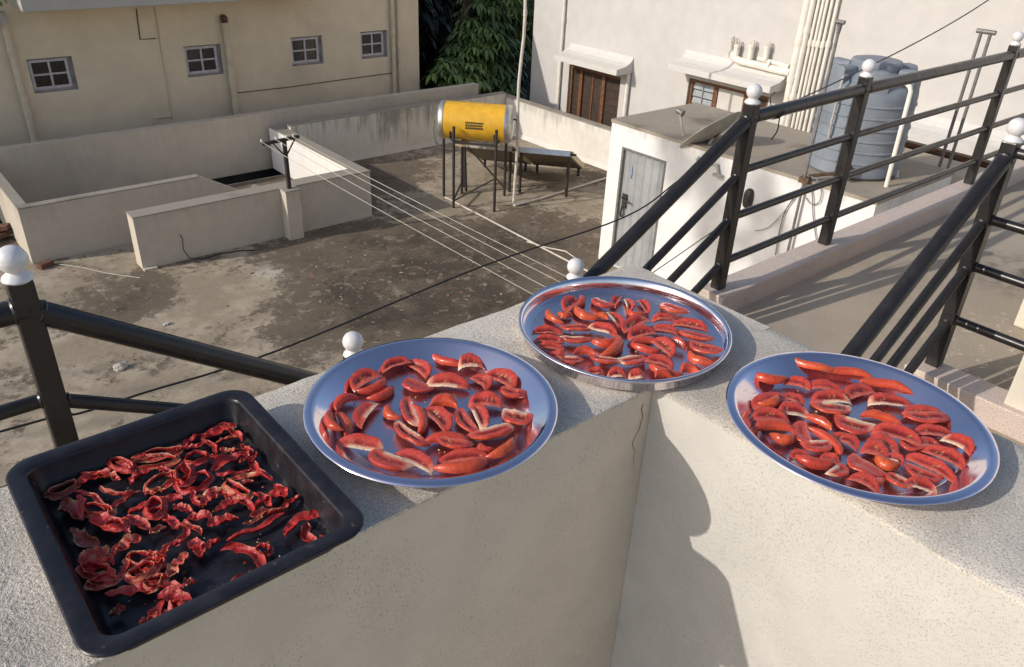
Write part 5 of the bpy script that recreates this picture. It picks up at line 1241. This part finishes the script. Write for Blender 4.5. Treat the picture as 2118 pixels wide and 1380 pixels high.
vpipe(lh, 2.595, FY - 0.07, -8, -1.72, 0.058, M['pipe_cream'], clamps=(-2.15, -3.2))
mb = MB(); mb.box(2.45, 2.63, FY - 0.16, FY - 0.003, -1.72, -1.52); mb.build('hopper', M['reveal'], lh)
vpipe(lh, 6.35, FY - 0.07, -8, -1.93, 0.058, M['pipe_cream'], clamps=(-3.0,))
mb = MB(); mb.tube([(6.35, FY - 0.07, -1.93), (6.35, FY - 0.07, -1.86), (6.35, FY - 0.02, -1.83)], [0.07, 0.072, 0.06], 12); mb.build('pipe_head', M['rust'], lh)
vpipe(lh, 10.21, FY - 0.06, -8, -0.4, 0.045, M['pipe_cream'], clamps=(-2.4, -1.4))
vpipe(lh, 10.36, FY - 0.05, -8, -0.4, 0.028, M['pipe_cream'], clamps=(-3.1,))
mb = MB(); mb.tube([on_y(1000 / 6.9, 120, FY - 0.02), on_y(152, 120, FY - 0.02)], 0.006, 5)
yw = FY - 0.012
mb = MB(); mb.tube([on_y(282, 18, yw), on_y(290, 82, yw), on_y(322, 80, yw)], 0.010, 6); mb.build('conduit', M['rust'], lh)
mb = MB(); mb.tube([on_y(320, 14, yw), on_y(333, 100, yw), on_y(345, 165, yw), on_y(357, 248, yw)], 0.011, 6); mb.tube([on_y(354, 241, yw - 0.01), on_y(322, 244, yw - 0.01), on_y(322, 258, yw - 0.01)], 0.016, 6); mb.build('conduit', M['pipe_cream'], lh)
mb = MB(); mb.tube([on_y(492, 192, yw), on_y(600, 180, yw), on_y(700, 166, yw), on_y(812, 151, yw)], 0.009, 6); mb.build('conduit', M['rust'], lh)
# creeper twig at the left end of the sunshade
mb = MB(); rr = random.Random(5); o = Vector((2.35, 15.9, -1.15)); cols = []
for i in range(60):
    p = o + Vector((rr.gauss(0, .22), rr.gauss(0, .12), rr.gauss(0, .22))); dv = Vector((rr.gauss(0, 1), rr.gauss(0, 1), rr.gauss(-.4, .6))).normalized() * 0.12; sv = dv.cross(Vector((rr.random(), rr.random(), rr.random()))).normalized() * 0.03
    mb.add([p, p + dv * .5 + sv, p + dv, p + dv * .5 - sv], [(0, 1, 2, 3)]); cols += [(rr.random(),) * 3] * 4
tw = thing('creeper_twig', 'small leafy twig at the left end of the house sunshade', 'plant', o)
mb.build('leaves', M['leaf'], tw, weld=False, cols=cols)
mb = MB(); mb.tube([(2.0, 16.2, -0.6), (2.2, 16.0, -0.9), (2.4, 15.85, -1.2), (2.5, 15.8, -1.4)], 0.012, 5); mb.build('stem', M['bark'], tw)

# ================================================================== WHITE HOUSE on the right
WX = 13.5
wh = thing('white_house', 'tall sunlit white house with brown windows, ledges and rows of pipes', 'building', (WX, 8, -4.5))
whole = [(12.17, 13.82, -4.6, -2.96), (8.42, 10.32, -4.2, -2.62), (4.25, 5.75, -4.2, -2.80)]
Y1, Y0, Z0, Z1 = 15.16, -12.0, -8.5, 4.5
mb = MB()
wall_with_holes(mb, (WX, Y1, Z0), (0, -1, 0), (0, 0, 1), (1, 0, 0), [(Y1 - y1, Y1 - y0, z0 - Z0, z1 - Z0) for y0, y1, z0, z1 in whole], Y1 - Y0, Z1 - Z0, 0.12)
mb.add([(WX, Y1, Z0), (WX + 9, Y1, Z0), (WX + 9, Y1, Z1), (WX, Y1, Z1)], [(0, 1, 2, 3)])
mb.add([(WX, Y0, Z0), (WX + 9, Y0, Z0), (WX + 9, Y0, Z1), (WX, Y0, Z1)], [(0, 1, 2, 3)])
mb.add([(WX, Y0, Z1), (WX + 9, Y0, Z1), (WX + 9, Y1, Z1), (WX, Y1, Z1)], [(0, 1, 2, 3)])
mb.build('wall', M['white_wall'], wh)
def win_wood(y0, y1, z0, z1, kind):
    t = MB(); fr = 0.07; x0, x1 = WX + 0.055, WX + 0.13
    for a, c in ((y0, y0 + fr), (y1 - fr, y1)): t.box(x0, x1, a, c, z0, z1)
    t.box(x0 + 0.002, x1, y0 + fr, y1 - fr, z1 - fr, z1); t.box(x0 + 0.002, x1, y0 + fr, y1 - fr, z0, z0 + fr)
    w = t.build('window', M['wood'], wh)
    n = 3; fr_ = (0, 0.34, 0.78, 1) if kind == 'dark' else (0, 0.28, 0.66, 1)
    for i in range(1, n):
        yy = y0 + (y1 - y0) * fr_[i]; t = MB(); t.box(x0 - 0.006, x1 - 0.004, yy - 0.05, yy + 0.05, z0 + fr, z1 - fr); t.build('mullion', M['wood'], w)
    for i in range(n):
        a = y0 + (y1 - y0) * fr_[i] + 0.055; c = y0 + (y1 - y0) * fr_[i + 1] - 0.055
        t = MB()
        if kind == 'dark' or i == 0:
            t.add([(x1 - 0.03, a, z0 + fr), (x1 - 0.03, c, z0 + fr), (x1 - 0.03, c, z1 - fr), (x1 - 0.03, a, z1 - fr)], [(0, 1, 2, 3)])
            t.build('pane', M['wood_dark'], w)
            if kind == 'dark':
                for k in range(9):
                    zz = z0 + fr + 0.05 + k * (z1 - z0 - 2 * fr) / 9; g = MB(); g.bar((x1 - 0.045, a, zz), (x1 - 0.045, c, zz), 0.012); 
                    if i != 1: g.build('grille_bar', M['iron'], w)
                if i == 1:
                    g = MB(); g.box(x1 - 0.05, x1 - 0.035, (a + c) / 2 - 0.02, (a + c) / 2 + 0.02, z0 + fr, z1 - fr); g.build('sash_bar', M['wood'], w)
        elif i == 2:
            for k in range(10):
                zz = z0 + fr + (k + 0.5) * (z1 - z0 - 2 * fr) / 10; g = MB(); g.add([(x1 - 0.05, a, zz - 0.055), (x1 - 0.05, c, zz - 0.055), (x1 - 0.02, c, zz + 0.06), (x1 - 0.02, a, zz + 0.06)], [(0, 1, 2, 3)]); t.v += []
                t.add(g.v, g.f)
            t.box(x1 - 0.065, x1 - 0.052, (a + c) / 2 - 0.008, (a + c) / 2 + 0.008, z0 + fr, z1 - fr)
            t.build('louvres', M['glass_grey'], w)
        else:
            t.box(x1 - 0.05, x1 - 0.02, a, c, z0 + fr, z1 - fr); t.build('curtain', M['white_trim'], w)
    return w
win_wood(12.17, 13.82, -4.6, -2.96, 'dark'); win_wood(8.42, 10.32, -4.2, -2.62, 'louvre'); win_wood(4.25, 5.75, -4.2, -2.80, 'dark')
for y0, y1, zt in ((11.86, 13.84, -2.70), (8.12, 10.50, -2.32), (3.9, 6.35, -2.52)):
    mb = MB(); X = WX - 0.001
    prof = [(X, zt + 0.22), (X - 0.05, zt + 0.15), (X - 0.12, zt + 0.09), (X - 0.25, zt + 0.04), (X - 0.5, zt), (X - 0.5, zt - 0.115), (X, zt - 0.115)]
    mb.extrude([(px, y0, pz) for px, pz in prof], (0, y1 - y0, 0)); mb.build('window_ledge', M['white_trim'], wh)
def wpipe(px, py, r, z0=-8.0, z1=4.4, clamps=(), name='drain_pipe', dx=0.0):
    p = on_x(px, py, WX - r - 0.02 - dx); return vpipe(wh, WX - r - 0.02 - dx, p.y, z0, z1, r, M['pipe_white'], name, clamps)
wpipe(1651, 101, 0.075, clamps=(-2.2, -1.55, -0.4))
wpipe(1661, 101, 0.055, clamps=(-1.35, -2.5))
for px in (1673, 1682, 1690, 1700): wpipe(px, 101, 0.028, clamps=(-1.55,), name='supply_pipe')
wpipe(1711, 101, 0.032, clamps=(-1.52,), name='supply_pipe')
wpipe(1166, 30, 0.034, clamps=(-2.0,)); wpipe(1155, 150, 0.030, z1=-2.8, name='drain_pipe'); wpipe(1292, 230, 0.045, z1=-2.82)
# horizontal soil pipe with vent stubs
def WPt(px, py, x): return on_x(px, py, x)
XH = WX - 0.10
mb = MB(); mb.tube([WPt(1512, 106, XH), WPt(1516, 118, XH), WPt(1530, 126, XH), WPt(1560, 133, XH), WPt(1600, 143, XH), WPt(1634, 151, XH)], 0.068, 12)
mb.tube([WPt(1590, 134.5, XH), WPt(1594, 135.5, XH)], 0.08, 12); mb.build('soil_pipe', M['pipe_white'], wh)
XV = WX - 0.07
mb = MB(); mb.tube([WPt(1568, 121, XV), WPt(1590, 127, XV), WPt(1632, 138, XV)], 0.040, 10); mb.build('soil_pipe', M['pipe_white'], wh)
for (px, pt, pb, r) in ((1512, 84, 106, 0.035), (1521, 91, 122, 0.055), (1550, 91, 128, 0.055), (1583, 94, 124, 0.052)):
    a = WPt(px, pb, XH); c = WPt(px + 1, pt, XH); mb = MB(); mb.tube([a, (a.x, a.y, c.z)], r, 12)
    mb.tube([(a.x, a.y, c.z - 0.05), (a.x, a.y, c.z - 0.01)], r + 0.012, 12)
    for k in range(5):
        th = k * 2 * pi / 5; mb.tube([(a.x + r * cos(th), a.y + r * sin(th), c.z), (a.x + r * 0.9 * cos(th), a.y + r * 0.9 * sin(th), c.z + 0.05), (a.x, a.y - 0.01, c.z + 0.085)], 0.008, 5)
    mb.build('vent_stub', M['pipe_white'], wh)

# ================================================================== CABLES near the railing
def catmull(pts, k=6):
    pts = [Vector(p) for p in pts]; out = []
    for i in range(len(pts) - 1):
        p0 = pts[max(i - 1, 0)]; p1 = pts[i]; p2 = pts[i + 1]; p3 = pts[min(i + 2, len(pts) - 1)]
        for j in range(k):
            t = j / k; out.append(0.5 * ((2 * p1) + (p2 - p0) * t + (2 * p0 - 5 * p1 + 4 * p2 - p3) * t * t + (3 * p1 - p0 - 3 * p2 + p3) * t ** 3))
    out.append(pts[-1]); return out
CY = 1.985
knot = Vector((3.13, RY + 0.005, -0.145))
far_end = on_x(2118, -55, WX - 0.03)
pts = [(-1.2, CY, -0.50)] + [on_y(px, py, CY) for px, py in ((0, 893), (165, 855), (300, 812), (575, 725), (1000, 550), (1290, 450), (1400, 376))] + [Vector((2.85, CY, -0.28)), Vector((3.02, RY + 0.035, -0.19))]
cab = thing('black_cable', 'black cable crossing the view, tied to the railing and rising past the water tank', 'cable', knot)
mb = MB(); mb.tube(catmull(pts), 0.0032, 8); mb.build('lower_run', M['wire_dark'], cab)
mb = MB(); st_ = on_y(1592, 233, RY + 0.03); e1 = on_y(2015, 0, RY + 0.03)
mb.tube([st_.lerp(far_end, i / 12) + Vector((0, 0, -0.10 * 4 * (i / 12) * (1 - i / 12))) for i in range(13)], [0.0032 + 0.006 * i / 12 for i in range(13)], 8); mb.build('upper_run', M['wire_dark'], cab)
mb = MB(); rr = random.Random(2)
for k in range(4):
    cx = 3.10 + k * 0.012; ang0 = rr.random()
    mb.tube([(cx + 0.006 * sin(2 * th + k), RY + 0.0275 * cos(th), PZ['t1'] - 0.110 + 0.0275 * sin(th)) for th in [2 * pi * i / 20 for i in range(20)]], 0.0034, 6, closed=True)
mb.tube(catmull([(3.11, RY - 0.03, -0.15), (3.09, RY - 0.045, -0.20), (3.07, RY - 0.045, -0.225), (3.065, RY - 0.04, -0.24)]), 0.0028, 6)
mb.tube(catmull([(3.08, RY, -0.112), (3.07, RY + 0.01, -0.07), (3.078, RY, -0.055), (3.072, RY - 0.005, -0.045)]), 0.0026, 6); mb.build('knot', M['wire_dark'], cab)
w2p = [on_y(px, py, RY + 0.05) for px, py in ((1330, 578), (1400, 530), (1462, 487), (1500, 462))]
mb = MB(); mb.tube(w2p, 0.0022, 6); tag(mb.build('thin_wire', M['wire_dark']), 'thin dark wire behind the sloping stair rails above the deep plate', 'wire')

# ================================================================== TREES between the houses
def leafy(name, label, centers, n, spread, leaf_len, mat, seed, trunk, group=None, per=9, loc=(0, 0, 0)):
    t = thing(name, label, 'tree', loc, group); rr = random.Random(seed); mb = MB(); cols = []
    for i in range(n):
        c = rr.choice(centers); cc = Vector(c[:3]); sp = c[3] if len(c) > 3 else spread
        dvec = Vector((rr.gauss(0, 1), rr.gauss(0, 1), rr.gauss(0, 1))).normalized() * (rr.random() ** 0.45)
        p = cc + Vector((dvec.x * sp, dvec.y * sp, dvec.z * sp * 0.9)); br = rr.random() * 0.6
        outd = (dvec + Vector((0, -0.5, 0.1))).normalized()
        for k in range(per):
            a = 2 * pi * k / per + rr.random(); side = Vector((cos(a), sin(a), rr.uniform(-0.3, 0.25)))
            dirv = (side * 0.85 + outd * 0.5).normalized(); L = leaf_len * rr.uniform(0.7, 1.2); w = L * 0.115
            droop = Vector((0, 0, -1)); m1 = p + dirv * L * 0.45 + droop * L * 0.06; m2 = p + dirv * L * 0.8 + droop * L * 0.34; tip = p + dirv * L * 0.95 + droop * L * 0.62
            sv = dirv.cross(Vector((0, 0, 1)));
            sv = sv.normalized() * w if sv.length > 1e-3 else Vector((w, 0, 0))
            mb.add([p, m1 + sv, m1 - sv, m2 + sv * 0.85, m2 - sv * 0.85, tip], [(0, 1, 2), (1, 3, 4, 2), (3, 5, 4)])
            bb = min(1, max(0, br + rr.uniform(-0.1, 0.35))); cols += [(bb, bb, bb)] * 6
    mb.build('crown', mat, t, weld=False, cols=cols)
    tb = MB()
    for path, r0, r1 in trunk:
        q = catmull(path, 5); tb.tube(q, [r0 + (r1 - r0) * i / (len(q) - 1) for i in range(len(q))], 9)
    tb.build('trunk', M['bark'], t)
    return t
def ctr(px, py, y, s): p = on_y(px, py, y); return (p.x, p.y, p.z, s)
C1 = [ctr(1000, 60, 17.2, 0.75), ctr(1010, 10, 17.4, 0.8), ctr(980, 130, 16.7, 0.6), ctr(925, 160, 16.2, 0.42), ctr(960, 165, 16.0, 0.4), ctr(1035, 175, 16.2, 0.42), ctr(1040, 110, 17.3, 0.55), ctr(1060, 20, 18.3, 0.7), ctr(1000, 100, 16.8, 0.6), ctr(985, 90, 16.9, 0.6), ctr(1040, -40, 17.6, 1.0), ctr(1085, 60, 18.6, 0.6), ctr(945, 125, 17.0, 0.5)]
base = Vector((13.2, 18.2, -8.5))
leafy('mango_tree', 'drooping green mango tree between the cream house and the white house', C1, 560, 0.6, 0.36, M['leaf'], 11,
      [([base, base + Vector((0.1, -0.2, 2.5)), base + Vector((-0.1, -0.6, 5)), base + Vector((0.1, -0.9, 7.5)), base + Vector((0.2, -1.0, 10))], 0.22, 0.06), ([base + Vector((-0.1, -0.6, 5)), base + Vector((-0.5, -1.4, 5.4)), base + Vector((-0.9, -2.0, 4.9))], 0.08, 0.02), ([base + Vector((0, -0.5, 4.6)), base + Vector((0.4, -1.3, 5.0)), base + Vector((0.5, -1.9, 4.4))], 0.07, 0.02), ([base + Vector((0.0, -0.8, 6.4)), base + Vector((-0.6, -1.5, 7.0)), base + Vector((-1.0, -1.7, 6.6))], 0.07, 0.02)], loc=(13.2, 18.2, -8.5))
C2 = [(12.5, 23, -6, 2.0), (15.5, 23.5, -5.5, 2.2), (18.5, 24, -5, 2.4), (13.5, 23, -2.5, 2.2), (17.0, 24, -2, 2.4), (20, 25, -2.5, 2.4), (13, 24, 1.0, 2.4), (17, 25, 1.5, 2.6), (21, 26, 1.5, 2.6), (11.8, 22, -3.5, 1.5), (15, 24, 4, 2.6), (19, 25, 4.5, 2.8)]
leafy('shade_tree', 'dark dense tree behind the mango leaves, deep shade put into its colour', C2, 1500, 2, 0.75, M['leaf_far'], 21, [([(16, 24.5, -8.5), (16.1, 24.4, -5), (15.9, 24.4, -1), (16.2, 24.6, 3)], 0.4, 0.15)], per=8, loc=(16, 24.5, -8.5))
mb = MB(); mb.box(9.5, 30, 27.0, 27.4, -8.5, 9.0); tag(mb.build('dark_backdrop', M['painted_shade']), 'added dark backdrop wall behind the trees, shade painted into its colour', 'building')  # backdrop added to keep the space behind the leaves dark

S_ = -SUN_TRAVEL
def toward(p, t): return Vector(p) + Vector((-1.8, 0.5, 1.0)) * t
C3 = []  # clumps of an unseen tree, added to throw soft shadows on the shed
for (px, py, t, sp) in ((1385, 300, 15.0, 0.35), (1400, 345, 15.4, 0.28), (1462, 350, 15.2, 0.30), (1470, 420, 15.0, 0.26), (1478, 500, 14.8, 0.24), (1575, 385, 15.1, 0.26), (1590, 450, 14.9, 0.22), (1600, 530, 15, 0.22), (1535, 500, 15.3, 0.2)):
    q = toward(on_x(px, py, SX), t); C3.append((q.x, q.y, q.z, sp))
q0 = toward(on_x(1470, 470, SX), 15.0)
leafy('unseen_shadow_tree', 'unseen sparse tree added far left to cast soft shadows on the shed wall', C3, 130, 0.4, 0.24, M['leaf'], 31, [([(q0.x - 6, q0.y + 3.5, -8.5), (q0.x - 5.6, q0.y + 3.0, -2), (q0.x - 3.5, q0.y + 1.8, 5), (q0.x, q0.y, q0.z - 0.2)], 0.10, 0.02), ([(q0.x - 3.5, q0.y + 1.8, 5), (q0.x - 1.5, q0.y + 1.6, 8), (C3[0][0], C3[0][1], C3[0][2])], 0.04, 0.015), ([(q0.x - 3.5, q0.y + 1.8, 5), (q0.x - 1.5, q0.y + 0.2, 8), (C3[6][0], C3[6][1], C3[6][2])], 0.04, 0.015)], loc=(q0.x - 6, q0.y + 3.5, -8.5))

# ================================================================== CAMERA, LIGHT, WORLD
cam = bpy.data.cameras.new('camera'); co = bpy.data.objects.new('camera', cam); COL.objects.link(co)
rot = Matrix((CR, CU, -CF)).transposed(); co.matrix_world = Matrix.Translation(CAM) @ rot.to_4x4()
cam.sensor_fit = 'HORIZONTAL'; cam.sensor_width = 36.0; cam.lens = FPX / IMG_W * 36.0; cam.clip_start = 0.02; cam.clip_end = 2000
SC.camera = co
sun = bpy.data.lights.new('sun', 'SUN'); sun.energy = 2.98; sun.angle = radians(0.5); sun.color = (1.0, 0.93, 0.85)
so = bpy.data.objects.new('sun', sun); COL.objects.link(so); so.rotation_mode = 'QUATERNION'; so.rotation_quaternion = SUN_TRAVEL.to_track_quat('-Z', 'Y'); so.location = (-6, 4, 8)
w = bpy.data.worlds.new('World'); SC.world = w; w.use_nodes = True; nt = w.node_tree
sky = nt.nodes.new('ShaderNodeTexSky'); sky.sky_type = 'NISHITA'; sky.sun_disc = False
S = -SUN_TRAVEL; sky.sun_elevation = math.asin(S.z); sky.sun_rotation = atan2(S.x, S.y)
sky.air_density = 1.0; sky.dust_density = 3.0; sky.ozone_density = 1.0; sky.altitude = 800
bg = nt.nodes['Background']; bg.inputs['Strength'].default_value = 0.15
nt.links.new(sky.outputs['Color'], bg.inputs['Color'])
SC.view_settings.view_transform = 'Standard'; SC.view_settings.look = 'None'; SC.view_settings.exposure = 0; SC.view_settings.gamma = 1
SC.render.engine = 'CYCLES'
SC.cycles.use_denoising = True
try: SC.cycles.denoiser = 'OPENIMAGEDENOISE'
except Exception: pass
SC.cycles.max_bounces = 8; SC.cycles.sample_clamp_indirect = 6
